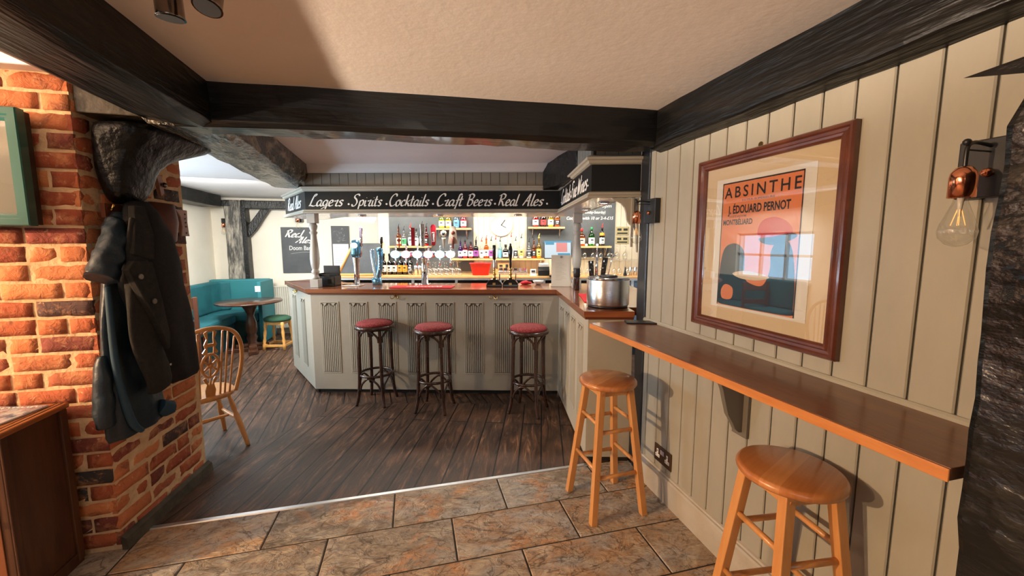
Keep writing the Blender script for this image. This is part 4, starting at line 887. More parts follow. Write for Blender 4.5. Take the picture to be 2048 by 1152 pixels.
# tumblers, flask
for i, u in enumerate((.66, .71, .76)):
    m = MB(); m.lathe([(.022, 0), (.026, .1), (.027, .14)], n=14); btag(m, 'steel_cup', steel, ('left', 'middle', 'right')[i] + ' of the three narrow steel cups left of the tap column', 'cup', u, 1.68 + .02 * i, ZB, group='steel cups behind the taps')
t = bthing('flask', 'round clear glass flask with a stopper left of the steel cups', 'flask', .59, 1.64, ZB); m = MB(); m.lathe([(.02, 0), (.04, .02), (.044, .05), (.034, .085), (.014, .105), (.012, .13)], n=16); m.build('body', glass, t); m = MB(); m.lathe([(.015, .131), (.017, .145), (.008, .155)], n=12); m.build('stopper', chrome, t)
m = MB(); m.lathe([(.025, 0), (.026, .02), (.014, .06), (.010, .10), (.012, .13)], n=12); btag(m, 'hip_bottle', liq('dark', LC['dark']), 'small dark bottle with a thin neck on the counter behind the ice bucket', 'bottle', 3.66, 1.60, ZB)
for i in range(3): m = MB(); m.lathe([(.026, 0), (.03, .12)], n=14); btag(m, 'steel_cup', steel, ('left', 'middle', 'right')[i] + ' of three steel cups below the plaques', 'cup', 3.76 + .07 * i, 1.7, ZB, group='steel cups below the plaques')
# red bucket
t = bthing('ice_pail', 'red plastic tub with a handle on the back counter', 'tub', 1.60, 1.70, ZB)
m = MB(); P = lambda a, b, z: [(a * (abs(math.cos(q)) ** .5) * (1 if math.cos(q) > 0 else -1), b * (abs(math.sin(q)) ** .5) * (1 if math.sin(q) > 0 else -1), z) for q in [2 * math.pi * j / 24 + .01 for j in range(24)]]
m.rings([P(.115, .07, .0), P(.150, .10, .165), P(.160, .108, .165), P(.160, .108, .178), P(.148, .098, .178), P(.113, .068, .01)]); m.build('tub', red_plastic, t)
m = MB(); m.tube([(-.06, -.108, .15), (-.06, -.125, .185), (.06, -.125, .185), (.06, -.108, .15)], .006, 8); m.build('handle', red_plastic, t)
# framed box, canisters, reader, printer, till
t = bthing('small_wooden_crate', 'small pale wooden box with black marks under the shelf', 'box', 1.925, 1.93, 1.255); m = MB(); m.box((0, 0, .0), (.17, .07, .095)); m.build('box_body', shelf_m, t, bevel=.003)
m = MB(); m.box((-.04, -.0365, 0), (.05, .002, .03)); m.box((.05, -.0365, 0), (.04, .002, .045)); m.build('print', LB['black'], t)
m = MB(); m.bx(-.14, .14, -.005, .06, 0, .075); btag(m, 'wooden_riser', shelf_m, 'low wooden riser below the small pale box', 'box', 1.925, 1.92, ZB)
t = bthing('garnish_tray', 'long steel garnish tray with lidded pots on the back counter', 'tray', 2.07, 1.72, ZB); m = MB(); m.bx(-.21, .21, -.07, .07, 0, .06); m.build('tray', steel, t, bevel=.004)
for i in range(6): m = MB(); m.box((-.175 + i * .07, -.005, .085), (.055, .10, .045)); m.build('pot', chrome, t, bevel=.006)
t = bthing('card_reader', 'small white card reader with dark screen on the back counter', 'card reader', 2.36, 1.62, ZB); m = MB(); m.box((0, 0, .045), (.085, .035, .10), rx=R(-12)); m.build('body', white_plastic, t, bevel=.008)
m = MB(); m.box((0, -.024, .065), (.055, .002, .028), rx=R(-12)); m.build('screen', LB['black'], t); m = MB(); m.box((0, 0, .004), (.10, .08, .008)); m.build('base', white_plastic, t)
t = bthing('receipt_printer', 'black receipt printer with white paper on the back counter', 'printer', 2.51, 1.66, ZB); m = MB(); m.prism([(-.09, 0), (.09, 0), (.09, .11), (-.02, .13), (-.09, .08)], -.08, .08, lambda y, z, x: (x, y, z)); m.build('body', black_plastic, t, bevel=.006)
m = MB(); m.box((0, .02, .145), (.13, .09, .045), rx=R(10)); m.build('paper', paper, t)
t = bthing('till_screen', 'till touch screen showing blue and red panels beside the turned column', 'till', 2.69, 1.45, ZB)
m = MB(); m.box((0, .02, .37), (.38, .025, .25), rx=R(-14), rz=0); m.build('housing', black_plastic, t, bevel=.008)
scr = M('till_light', (.05, .07, .09), .3, emis=.5, ecol=(.50, .75, .95)); scr_r = M('till_red', (.09, .03, .03), .3, emis=.5, ecol=(.95, .40, .36)); scr_w = M('till_white', (.07, .08, .09), .3, emis=.55, ecol=(.75, .9, 1)); scr_b = M('till_blue', (.02, .05, .07), .3, emis=.4, ecol=(.10, .45, .75))
def tilt(x0, x1, z0, z1, d): m = MB(); m.box(((x0 + x1) / 2, .005 - d + (((z0 + z1) / 2) - .37) * .25, (z0 + z1) / 2), (x1 - x0, .002, z1 - z0), rx=R(-14)); return m
tilt(-.18, .18, .257, .483, .0025).build('screen', scr_w, t); tilt(-.02, .13, .34, .47, .005).build('key_area', scr_r, t); tilt(-.17, -.05, .44, .475, .005).build('key_area', scr_b, t); tilt(.0, .17, .28, .325, .005).build('key_area', scr_b, t); tilt(-.19, .19, .47, .492, .004).build('title_bar', scr_b, t)
m = MB(); m.tube([(0, .03, 0), (0, .03, .27)], .03, 12); m.box((0, .03, .01), (.22, .16, .02)); m.build('stand', black_plastic, t)
m = MB(); m.box((0, 0, .115), (.16, .14, .23)); btag(m, 'cash_machine', black_plastic, 'black till printer unit under the till screen', 'till', 2.72, 1.75, ZB, bevel=.01)

# ================================================================== ON THE BAR
ZC = ZT
# T-bar tap with six lit lenses
t = bthing('beer_font', 'chrome T-bar beer font with six glowing round lenses', 'beer tap', 1.10, .40, ZC)
m = MB(); m.lathe([(.055, 0), (.055, .012), (.036, .022), (.036, .30), (.04, .31)], n=24); m.build('column', chrome, t)
m = MB(); m.tube([(-.34, 0, .345), (.34, 0, .345)], .034, 18); m.tube([(-.05, 0, .30), (-.05, 0, .345)], .03, 10); m.build('crossbar', chrome, t)
glow = M('lens_glow', (1, 1, 1), .3, emis=4, ecol=(.92, .97, 1.0)); glowr = M('lens_rim_red', (.5, .02, .06), .3, emis=.8, ecol=(.8, .1, .2)); glowb = M('lens_rim_blue', (.1, .5, .8), .3, emis=1.2, ecol=(.3, .75, 1))
LU = [-.315, -.197, -.070, .053, .182, .302]
for i, x in enumerate(LU):
    m = MB(); m.lathe([(.047, -.030), (.049, -.046), (.045, -.050), (.001, -.050)], (x, 0, .345), n=24, axis='Y', squash=.80); m.build('lens', glow, t, label='glowing white round lens')
    m = MB(); m.lathe([(.046, -.02), (.054, -.030), (.054, -.044), (.0497, -.046), (.0497, -.03)], (x, 0, .345), n=24, axis='Y', squash=.80); m.build('lens_rim', glowr if i in (1, 3) else (glowb if i in (0, 2, 4) else chrome), t)
for i, x in enumerate(LU):
    m = MB(); m.tube([(x, -.01, .37), (x, -.015, .42)], .009, 8); m.lathe([(.012, .42), (.008, .44)], (x, -.015, 0), n=10); m.tube([(x, -.035, .30), (x, -.045, .22)], [.010, .008], 8); m.build('tap_valve', chrome, t)
hz = .44
m = MB(); m.tube([(LU[0] + .17 - .12, -.015, hz), (LU[0] + .05, -.015, hz + .16)], .006, 8)
x = LU[0] + .08 - .02
m = MB(); m.tube([(x - .02, -.015, hz - .02), (x - .02, -.015, hz + .22)], [.007, .004], 8); m.prism([(x - .045, hz + .06), (x - .02, hz + .035), (x + .005, hz + .06), (x - .02, hz + .085)], -.022, -.008, lambda a, b, c: (a, c, b)); m.build('tap_handle', M('dark_red_metal', (.2, .03, .02), .3), t, label='thin dark tap handle with a small diamond')
def paddle(x, w0, w1, z0, z1, mat, lab, rad=False, th=.014):
    m = MB()
    if rad:
        n = 10; pts = [(x + w0 / 2 * math.cos(a), z0 + w0 / 2 + w0 / 2 * math.sin(a)) for a in [math.pi + math.pi * j / n for j in range(n + 1)]] + [(x + w1 / 2 * math.cos(a), z1 - w1 / 2 + w1 / 2 * math.sin(a)) for a in [math.pi * j / n for j in range(n + 1)]]
    else: pts = [(x - w0 / 2, z0), (x + w0 / 2, z0), (x + w1 / 2, z1), (x - w1 / 2, z1)]
    m.prism(pts, -.015 - th / 2, -.015 + th / 2, lambda a, b, c: (a, c, b)); return m.build('tap_handle', mat, t, bevel=.003, label=lab)
h = paddle(-.118, .042, .046, hz, hz + .20, burgundy, 'dark red straight tap handle')
h = paddle(.0 - .010, .036, .050, hz - .01, hz + .24, steel, 'silver tap handle with a lettered black band')
FH = lambda x, y, d=0: (-.010 - .0 + y * 1.0 - .0, -.0235 - d, hz + .03 + x)
m = text_mb([('CARLING', 0, -.011, .022, .13, .012, 0)], lambda x, y, d=0: (-.012 - y, -.0235 - d, hz + .03 + x)); m.build('lettering', LB['black'], h)
h2 = paddle(.110, .048, .064, hz, hz + .235, burgundy, 'rounded dark red tap handle with an upright white rimmed badge', rad=True)
m = MB(); m.bx(.096, .124, -.0245, -.0225, hz + .045, hz + .15); m.build('badge', LB['white'], h2); m = MB(); m.bx(.099, .121, -.0262, -.0247, hz + .05, hz + .145); m.build('badge_panel', LB['black'], h2)
m = scrawl_mb(0, 0, .014, .078, lambda x, y, d=0: (.117 - y, -.0264 - d, hz + .058 + x), n=5, nib=.25, slant=0); m.build('lettering', LB['white'], h2)
m = MB(); m.lathe([(.009, 0), (.012, .04), (.022, .10), (.024, .12)], (.225, -.015, hz - .03), n=14); m.lathe([(.020, -.012), (.036, -.006), (.036, .006), (.020, .012)], (.225, -.015, hz + .135), n=20, axis='Y'); m.build('tap_handle', M('pale_horn', (.42, .38, .30), .4), t, label='pale figure shaped tap handle with a round dark centre')
m = MB(); m.lathe([(.017, -.0135), (.001, -.014)], (.225, -.0155, hz + .135), n=16, axis='Y'); m.build('handle_centre', blueblack, t)
h3 = paddle(.328, .110, .062, hz + .02, hz + .215, M('beige_paddle', (.50, .41, .32), .6), 'beige flared tap handle with a brown centre'); m = MB(); m.tube([(.328, -.026, hz - .03), (.328, -.030, hz + .10)], [.010, .018], 10); m.sphere((.328, -.024, hz + .145), .022, 10, (1, .5, 1)); m.build('handle_centre', M('brown_centre', (.22, .06, .04), .4), h3)
# tall fonts
t = bthing('beer_font', 'tall blue and chrome beer font with a round lens head', 'beer tap', .345, .36, ZC)
m = MB(); m.lathe([(.030, 0), (.030, .12), (.032, .22), (.046, .33), (.052, .40), (.050, .45), (.038, .482), (.01, .49)], n=22, squash=.75); m.build('body', [M('font_steel', (.62, .62, .64), .15, 1.0)], t)
m = MB(); m.lathe([(.046, .30), (.053, .34), (.055, .40), (.052, .45), (.040, .486), (.01, .495)], n=22, squash=.78); m.build('head', fontblue, t, label='blue chrome head')
m = MB(); m.lathe([(.040, -.045), (.038, -.052), (.001, -.054)], (0, .0, .43), n=22, axis='Y', squash=.75); ln = m.build('lens', M('font_lens', (.8, .9, .95), .2, emis=1.2, ecol=(.8, .93, 1)), t)
m = text_mb([('Coors', -.024, -.008, .016, .048, .01, .2)], lambda x, y, d=0: (x, -.0545 - d, .43 + y)); m.build('lettering', M('blue_ink', (.05, .2, .5), .5), ln)
m = MB(); m.tube([(.055, 0, .30), (.062, 0, .40), (.065, .01, .42)], .010, 8); m.tube([(.066, 0, .42), (.068, 0, .62)], [.012, .018], 10); m.build('tap_handle', chrome, t, label='chrome tap handle with a lettered top')
m = MB(); m.box((.068, -.0165, .57), (.022, .006, .11)); hh = m.build('handle_badge', M('badge_blue', (.15, .12, .25), .4), t); m = text_mb([('coors', 0, 0, .012, .09, .006, 0)], lambda x, y, d=0: (.074 - y, -.0198 - d, .525 + x)); m.build('lettering', LB['white'], hh)
m = MB(); m.bx(-.11, .08, -.09, .07, 0, .012); btag(m, 'drip_tray', steel, 'flat steel drip tray under the tall blue font', 'drip tray', .345, .30, ZC - .0005, bevel=.004)
t['label'] = 'tall blue and chrome beer font with a round lens head'; t.location.z = ZC + .0125
t = bthing('beer_font', 'wavy blue glass beer font with twin uprights and a black handle', 'beer tap', .56, .40, ZC)
m = MB(); m.rings([[(.0 + a * .055 + sx, b * .04, z) for a, b in [(math.cos(q), math.sin(q)) for q in [2 * math.pi * j / 16 for j in range(16)]]] for z, sx in ((0, .0), (.04, -.005), (.08, -.01))]); m.build('foot', fontblue, t)
m = MB(); m.tube([(.0, 0, .07), (-.025, 0, .18), (-.045, 0, .30), (-.05, 0, .40)], [.032, .026, .022, .024], 14, smooth_pts=5); m.build('left_upright', M('pale_blue_chrome', (.55, .72, .85), .1, .9), t)
m = MB(); m.tube([(.0, 0.005, .07), (.03, .005, .18), (.04, .005, .30), (.038, .005, .38)], [.034, .030, .030, .036], 14, smooth_pts=5); m.sphere((.034, 0, .395), .038, 12, (1.1, .9, .75)); m.build('right_upright', fontblue, t)
m = MB()
for i in range(6): m.box((.038, -.032, .18 + i * .03), (.008, .004, .018), ry=R(10))
m.build('white_stripes', LB['white'], t)
m = MB(); m.tube([(.055, 0, .38), (.062, 0, .47)], [.010, .012], 10); m.tube([(.062, 0, .47), (.062, 0, .54)], [.016, .017], 12); m.build('tap_handle', black_plastic, t, label='black tap handle')
# hand pumps
def hand_pump(u, lab, kind):
    t = bthing('hand_pump', lab, 'beer pump', u, .25, ZC, group='two hand pumps')
    m = MB(); m.rings([[(a * sx, b * .055, z) for a, b in ((-1, -1), (1, -1), (1, 1), (-1, 1))] for z, sx in ((0, .085), (.02, .085), (.045, .078), (.075, .052), (.085, .03))], smooth=False); m.build('base', gloss_black, t, bevel=.008)
    m = MB(); m.lathe([(.018, .085), (.022, .10), (.013, .115), (.018, .13), (.020, .14), (.012, .155), (.012, .18), (.016, .19), (.010, .20)], n=16); m.build('collar', brass, t)
    m = MB()
    if kind == 0:
        m.lathe([(.012, .20), (.014, .205), (.014, .30)], n=16); m.build('rod', steel, t); m = MB(); m.lathe([(.018, .295), (.018, .445), (.015, .45)], n=16); m.build('pump_handle', gloss_black, t, label='straight black cylindrical handle')
    else: m.lathe([(.010, .20), (.014, .24), (.012, .28), (.020, .34), (.024, .39), (.018, .43), (.009, .445), (.012, .455), (.006, .47)], n=18); m.build('pump_handle', gloss_black, t, label='bulbous turned black handle')
    m = MB(); m.tube([(.055, 0, .07), (.058, 0, .13), (.056, -.02, .14)], .006, 8); m.build('tap_spout', chrome, t)
    m = MB(); m.box((0, -.0545, .035), (.030, .003, .022)); m.build('badge', brass, t)
hand_pump(1.895, 'brass and black hand pump with a straight cylindrical handle, the left one', 0); hand_pump(2.070, 'brass and black hand pump with a bulbous black handle, the right one', 1)
# caddy
t = bthing('napkin_caddy', 'black stepped napkin caddy by the left column', 'caddy', .065, .30, ZC)
m = MB(); m.bx(-.095, .09, -.085, -.075, 0, .11); m.bx(-.095, .09, -.02, -.01, 0, .13); m.bx(-.095, .09, .06, .07, 0, .22); m.bx(-.095, .09, -.085, .07, 0, .01); m.bx(-.102, -.095, -.085, .07, 0, .14); m.bx(.09, .097, -.085, .07, 0, .11); m.bx(-.095, 0, .07, .13, 0, .20); m.build('holder', black_plastic, t, bevel=.004)
m = MB(); m.bx(.02, .06, -.0875, -.0855, .03, .08); m.build('cut_out', M('deep_grey', (.002, .002, .002), .8), t)
for i, (u, lab) in enumerate(((.21, 'stack of tan beer mats right of the napkin caddy'),)):
    m = MB(); m.box((0, 0, .008), (.10, .10, .016), rz=.2); btag(m, 'beer_mat_stack', shelf_m, lab, 'beer mats', u, .42, ZC)
# red bar towels
def towel(u, v, w_, d_, lab, rz=0, tx=None):
    t = bthing('bar_towel', lab, 'bar towel', u, v, ZC + .0003, rz); m = MB(); m.box((0, 0, .004), (w_, d_, .007)); m.build('cloth', red_towel, t, bevel=.003)
    m = MB(); (scrawl_mb(*tx, lambda x, y, d=0: (x, y, .0079 + d), n=9, nib=.2, mb=m) if len(tx) == 4 else m.bx(tx[0], tx[1], tx[2], tx[3], .0076, .0085)); m.build('printed_patch', paper, t); return t
towel(1.13, .17, .66, .22, 'long red bar towel with white lettering under the T-bar font', 0, (-.16, -.035, .07, .36))
towel(2.83, -.66, .26, .52, 'red bar towel partly under the steel ice bucket', R(-3), (-.06, .11, -.18, .17, 0))
# bowl, cloth
t = bthing('white_bowl', 'small white bowl on the bar left of the paper menu', 'bowl', 2.38, .46, ZC); m = MB(); m.lathe([(.022, 0), (.045, .02), (.062, .045), (.059, .045), (.042, .022), (.001, .008)], n=22); m.build('bowl', white_plastic, t)
t = bthing('folded_cloth', 'crumpled red cloth beside the white bowl', 'cloth', 2.24, .48, ZC); m = MB(); m.sphere((0, 0, .02), .06, 14, (1.2, .7, .33)); m.build('cloth', red_towel, t, disp=wobble(.012, 24, 3))
# paper menu in stand
t = bthing('paper_menu', 'upright cream paper menu with small grey text on the bar corner', 'menu', 2.62, .26, ZC)
m = MB(); m.box((0, .0, .172), (.215, .004, .34), rx=R(-5)); m.build('sheet', M('menu_paper', (.72, .69, .60), .8), t)
m = MB(); MF = lambda x, y, d=0: (x, -.0045 - d + (y - .172) * .0875, y)
for i in range(13): scrawl_mb(-.065, .255 - i * .015, .005, .07 + .025 * ((i * 7) % 3), MF, n=14, seed=i, mb=m, nib=.22)
m.build('text', M('grey_ink', (.3, .28, .26), .7), t)
m = MB(); m.lathe([(.014, 0), (.011, .0005)], (0, .007, .32), n=16, axis='Y'); m.build('emblem', M('grey_ink', (.3, .28, .26), .7), t)
m = MB(); m.bx(-.11, .11, -.02, .05, 0, .006); m.build('stand', glass, t)
# mill
t = bthing('pepper_mill', 'dark glass pepper mill with a black cap behind the red towel', 'pepper mill', 2.742, -.06, ZC)
m = MB(); m.lathe([(.030, 0), (.031, .004), (.029, .12), (.030, .135)], n=20); m.build('jar', M('brown_mill_glass', (.03, .012, .012), .08, coat=.6), t); m = MB(); m.lathe([(.032, .136), (.034, .14), (.034, .215), (.031, .222)], n=20); m.build('cap', black_plastic, t)
# bar tools in a steel caddy
t = bthing('bar_tool_caddy', 'steel caddy holding black shakers and bar tools behind the ice bucket', 'bar tools', 2.94, -.20, ZC)
m = MB(); m.lathe([(.05, 0), (.052, .13), (.056, .14)], (.06, 0, 0), n=20); m.lathe([(.040, 0), (.042, .16)], (-.045, 0, 0), n=18); m.build('pot', chrome, t)
m = MB(); m.tube([(-.07, 0, .10), (-.085, 0, .30)], [.022, .027], 12); m.tube([(.03, .01, .12), (.055, .01, .33)], [.022, .028], 12); m.build('shaker', gloss_black, t)
m = MB(); m.tube([(-.03, -.01, .12), (-.03, -.01, .38)], [.015, .013], 10); m.tube([(-.03, -.01, .38), (-.03, -.01, .44)], .006, 8); m.tube([(.07, 0, .1), (.125, 0, .36)], .005, 8); m.tube([(.10, 0, .365), (.155, 0, .35)], .006, 8); m.build('strainer', chrome, t)
# ice bucket
t = thing('ice_bucket', 'round brushed steel ice bucket with a black rim at the end of the bar', 'ice bucket', (*BP(2.828, -1.09)[:2], ZC + .001))
m = MB(); m.lathe([(.140, 0), (.146, .004), (.146, .016), (.142, .018)], n=48); m.build('base_ring', black_plastic, t)
m = MB(); m.lathe([(.152, .017), (.154, .022), (.154, .198), (.152, .203)], n=56); m.build('drum', steel, t)
m = MB(); m.lathe([(.155, .203), (.155, .211), (.147, .217), (.05, .2175)], n=48); m.build('lid', M('lid_steel', (.5, .5, .5), .15, 1.0), t)
m = MB(); m.lathe([(.02, .2178), (.067, .218), (.069, .225), (.060, .231), (.056, .224), (.02, .223)], n=32); m.build('lid_handle', black_plastic, t)

# A-frame chalkboard leaning at the left of the back counter
t = bthing('a_frame_chalkboard', 'orange wood framed chalkboard leaning behind the tall blue font', 'chalkboard', 0, 1.56, ZB + .001)
m = MB(); m.prism([(-.40, .02), (-.21, .46), (.19, .46), (.19, .02)], -.004, .004, lambda x, z, y: (x, y + z * .18, z)); m.build('board', slate_board, t)
m = MB(); q = lambda x, z, y=0: (x, y + z * .18, z); m.tube([q(-.42, .016, -.008), q(-.215, .475, -.008)], .016, 4); m.tube([q(-.44, .016, -.008), q(.21, .016, -.008)], .014, 4); m.tube([q(.17, .016, -.008), q(.20, .475, -.008)], .014, 4); m.build('frame', pine_light, t)
# inner fascia with faded writing
t = bthing('inner_sign_board', 'cream board with faint writing hanging behind the left of the canopy', 'sign board', -.62, 1.38, 1.84)
m = MB(); m.prism([(0, .12), (.80, .02), (.83, .06), (.83, .17), (0, .20)], 0, .02, lambda x, z, y: (x, y, z)); m.build('board', M('pale_green_board', (.62, .62, .48), .5), t)
m = scrawl_mb(.22, .115, .05, .42, lambda x, y, d=0: (x, -.0015 - d, y), n=14, nib=.12); m.build('faint_writing', white_paint, t)
m = MB(); m.bx(.1, .14, .0, .02, .19, .50); m.bx(.7, .74, .0, .02, .17, .50); m.build('hanger', trimm, t)

# ================================================================== STOOLS
def bentwood_stool():
    t = thing('bar_stool', 'x', 'bar stool', (0, 0, 0), 0, 'red topped bentwood bar stools'); H = .80
    m = MB(); m.lathe([(.150, H - .048), (.178, H - .050), (.190, H - .040), (.194, H - .022), (.186, H - .010), (.165, H - .008)], n=36); m.build('seat_ring', bentwood, t)
    m = MB(); m.lathe([(.168, H - .010), (.174, H), (.160, H + .018), (.11, H + .030), (.05, H + .034), (.0005, H + .035)], n=36); m.build('seat_cushion', redfab, t)
    for k in range(4):
        a = R(45 + 90 * k); ca, sa = math.cos(a), math.sin(a); m = MB()
        m.tube([(ca * r, sa * r, z) for r, z in ((.150, H - .03), (.155, .62), (.160, .40), (.168, .20), (.182, .08), (.205, .0))], [.0150, .0165, .017, .0165, .016, .014], 12, smooth_pts=5); m.build('leg', bentwood, t)
    m = MB(); m.tube([(.155 * math.cos(a), .155 * math.sin(a), .30) for a in [2 * math.pi * j / 36 for j in range(36)]], .0125, 10, closed=True); m.build('foot_ring', bentwood, t)
    for k in range(4):
        a0, a1 = R(45 + 90 * k), R(135 + 90 * k); am = (a0 + a1) / 2
        def P(a, r, z): return (r * math.cos(a), r * math.sin(a), z)
        m = MB()
        for s, ae in ((1, a0), (-1, a1)):
            m.tube([P(ae + s * R(6), .155, H - .165), P(ae + s * R(9), .155, H - .115), P(ae + s * R(24), .155, H - .070), P(ae + s * R(38), .160, H - .050)], .0105, 8, smooth_pts=5)
        m.build('upper_brace', bentwood, t)
        m = MB(); m.tube([P(a0 + R(6), .165, .155), P(a0 + R(12), .155, .215), P(am - R(12), .145, .270), P(am, .143, .278), P(am + R(12), .145, .270), P(a1 - R(12), .155, .215), P(a1 - R(6), .165, .155)], .0100, 8, smooth_pts=5); m.build('lower_brace', bentwood, t)
    return t
b0 = bentwood_stool(); b0.location = (-.386, 4.062, 0); b0.rotation_euler.z = R(-23); b0['label'] = 'red topped dark bentwood bar stool, leftmost of three at the bar'
dup(b0, (.172, 3.745, 0), R(-23), 'red topped dark bentwood bar stool, middle one of three at the bar'); dup(b0, (1.03, 3.478, 0), R(-36), 'red topped dark bentwood bar stool, nearest the corner with the return of the bar')

def pine_stool():
    t = thing('wooden_stool', 'x', 'stool', (0, 0, 0), 0, 'light wooden stools by the wall ledge'); H = .79; r = .168
    m = MB(); m.lathe([(r - .02, H - .034), (r - .006, H - .031), (r, H - .022), (r, H - .012), (r - .005, H - .004), (r - .014, H), (.0005, H)], n=48); m.build('seat', stool_top, t)
    top, bot = .090, .163
    def pos(sx, sy, z): k = bot + (top - bot) * z / (H - .03); return Vector((sx * k, sy * k, z))
    for sx, sy in ((1, 1), (-1, 1), (-1, -1), (1, -1)):
        m = MB(); a = pos(sx, sy, 0); b = pos(sx, sy, H - .032); w_ = .0185
        m.rings([[(c.x + i * w_, c.y + j * w_, c.z) for i, j in ((-1, -1), (1, -1), (1, 1), (-1, 1))] for c in (a, b)], smooth=False); m.build('leg', pine, t, bevel=.003)
    m = MB()
    for s in (1, -1): m.bx(-top, top, s * top - .010, s * top + .010, H - .075, H - .034); m.bx(s * top - .010, s * top + .010, -top, top, H - .075, H - .034)
    m.build('seat_frame', pine, t, bevel=.002)
    for (z1, z2) in ((.51, .555), (.255, .30)):
        for s in (1, -1):
            m = MB(); m.tube([pos(-1, s, z1), pos(1, s, z1)], .0115, 12); m.build('rung', pine, t)
            m = MB(); m.tube([pos(s, -1, z2), pos(s, 1, z2)], .0115, 12); m.build('rung', pine, t)
    for sx, sy in ((-1, -1), (1, -1), (-1, 1), (1, 1)):
        m = MB(); p = pos(sx, sy, H - .055); m.tube([p + Vector((0, sy * .017, 0)), p + Vector((0, sy * .021, 0))], .006, 10); p = pos(sx, sy, .255); m.tube([p + Vector((0, sy * .017, 0)), p + Vector((0, sy * .021, 0))], .0055, 10); m.build('peg', pine_seat, t)
    return t
p0 = pine_stool(); p0.location = (1.106, 2.070, 0); p0.rotation_euler.z = R(2); p0['label'] = 'light wooden stool standing at the end of the bar, the farther of two'
dup(p0, (1.285, 1.050, 0), R(-6), 'light wooden stool cut off by the bottom of the photo, the nearer of two')

# ================================================================== RIGHT WALL
lt = thing('wall_ledge', 'long varnished wooden drinks ledge on the boarded wall', 'ledge', (1.48, 1.4, 1.062))
m = MB(); m.mi = 0; fx = lambda y: 1.085 + (2.286 - y) / 1.734 * .072
m.prism([(fx(2.28) - 1.48, .88), (-.001, .88), (-.001, -.83), (fx(.57) - 1.48, -.83)], -.012, .019); m.build('top_board', ledge_m, lt, bevel=.002)
m = MB(); m.prism([(fx(2.28) - 1.481 - .006, .88), (fx(2.28) - 1.48 - .0005, .88), (fx(.57) - 1.48 - .0005, -.83), (fx(.57) - 1.481 - .006, -.83)], -.014, .017); m.build('lit_front_edge', lit_ledge_edge, lt, bevel=.002)  # front edge strip carrying the painted lamplight
m = MB(); cv = [(0, -.015), (-.235, -.015), (-.235, -.045), (-.225, -.06), (-.185, -.072), (-.155, -.095), (-.135, -.14), (-.118, -.20), (-.10, -.26), (-.07, -.305), (-.055, -.335), (-.035, -.352), (0, -.355)]
m.prism(cv, .04, .065, lambda x, z, y: (x, y, z)); m.bx(-.018, -.001, .015, .10, -.375, -.015); m.build('bracket', M('shaded_bracket_paint', (.15, .13, .10), .45), lt, bevel=.002)  # bracket colour darkened to put in the shade on its side
m = MB(); m.box((0, 0, .004), (.085, .20, .008), rz=R(70)); tag(m.build('coaster_card', cardblack, bevel=.002), 'small black card lying on the far end of the ledge', 'card').location = (1.40, 2.20, 1.0815)
# socket
t = thing('wall_socket', 'bronze double power socket on the boarded wall', 'socket', (1.48, 2.03, .265))
m = MB(); m.bx(-.008, -.001, -.085, .085, -.055, .055); m.build('plate', bronze_plate, t, bevel=.004)
for s in (-1, 1):
    m = MB(); y = -s * .048; m.bx(-.0105, -.008, y - .008, y + .008, -.002, .030); m.bx(-.0105, -.008, y - .021, y + .021, -.024, -.003); m.build('socket_insert', white_plastic, t, bevel=.002)
    m = MB(); m.bx(-.0112, -.0105, y - .003, y + .003, .012, .022); m.bx(-.0112, -.0105, y - .015, y - .009, -.016, -.011); m.bx(-.0112, -.0105, y + .009, y + .015, -.016, -.011); m.build('pin_hole', LB['black'], t)
m = MB(); m.bx(-.0115, -.008, -.018, -.001, .008, .036); m.bx(-.0115, -.008, .001, .018, .008, .036); m.build('switch', M('grey_switch', (.5, .42, .42), .4), t, bevel=.001)

# framed poster
t = thing('framed_poster', 'large mahogany framed orange drinks poster on the boarded wall', 'picture', (1.478, 1.438, 1.160))
Y0, Y1, Z1 = -.382, .372, .838
def frame_ring(y0, y1, z0, z1, prof, mat, name, par):
    m = MB(); rr = []
    for (cy, cz, sy, sz) in ((y0, z0, 1, 1), (y1, z0, -1, 1), (y1, z1, -1, -1), (y0, z1, 1, -1), (y0, z0, 1, 1)): rr.append([(-d, cy + sy * i, cz + sz * i) for i, d in prof])
    m.rings(rr, cap=False, smooth=False); return m.build(name, mat, par)
frame_ring(Y0, Y1, 0, Z1, [(0, 0), (0, .022), (.006, .030), (.014, .030), (.020, .024), (.030, .021), (.036, .026), (.044, .024), (.052, .014), (.052, .004), (.052, 0)], frame_wood, 'frame', t)
m = MB(); m.bx(-.006, -.002, Y0 + .045, Y1 - .045, .045, Z1 - .045); m.build('mount', matboard, t)
# white sheet and print
py0, py1, pz0, pz1 = -.250, .252, .112, .728   # right edge (small y) to left edge
m = MB(); m.bx(-.008, -.0065, py0, py1, pz0, pz1); m.build('sheet', paper, t)
FX = lambda x, y, d=0: (-.0083 - d, py1 - x, pz0 + y)      # x to the right, y up, on the print
PW, PH = .502, .616; x0, x1 = .040, .455
def rect(m, a, b, c, d, dd=0): m.face([m.v(FX(*p, dd)) for p in ((a, c), (b, c), (b, d), (a, d))])
m = MB(); rect(m, x0, x1, .012, PH - .02, .0002); pr = m.build('print', orange_print, t)
m = MB()
for a, b, c, d in ((x0, x1, PH - .026, PH - .02), (x0, x0 + .005, .012, PH - .02), (x1 - .005, x1, .012, PH - .02)): rect(m, a, b, c, d, .0006)
m.build('border', ink, pr)
m = text_mb([('ABSINTHE', .054, .524, .050, .390, .012, 0)], lambda x, y, d=0: FX(x, y, d - .0002), track=1.35)
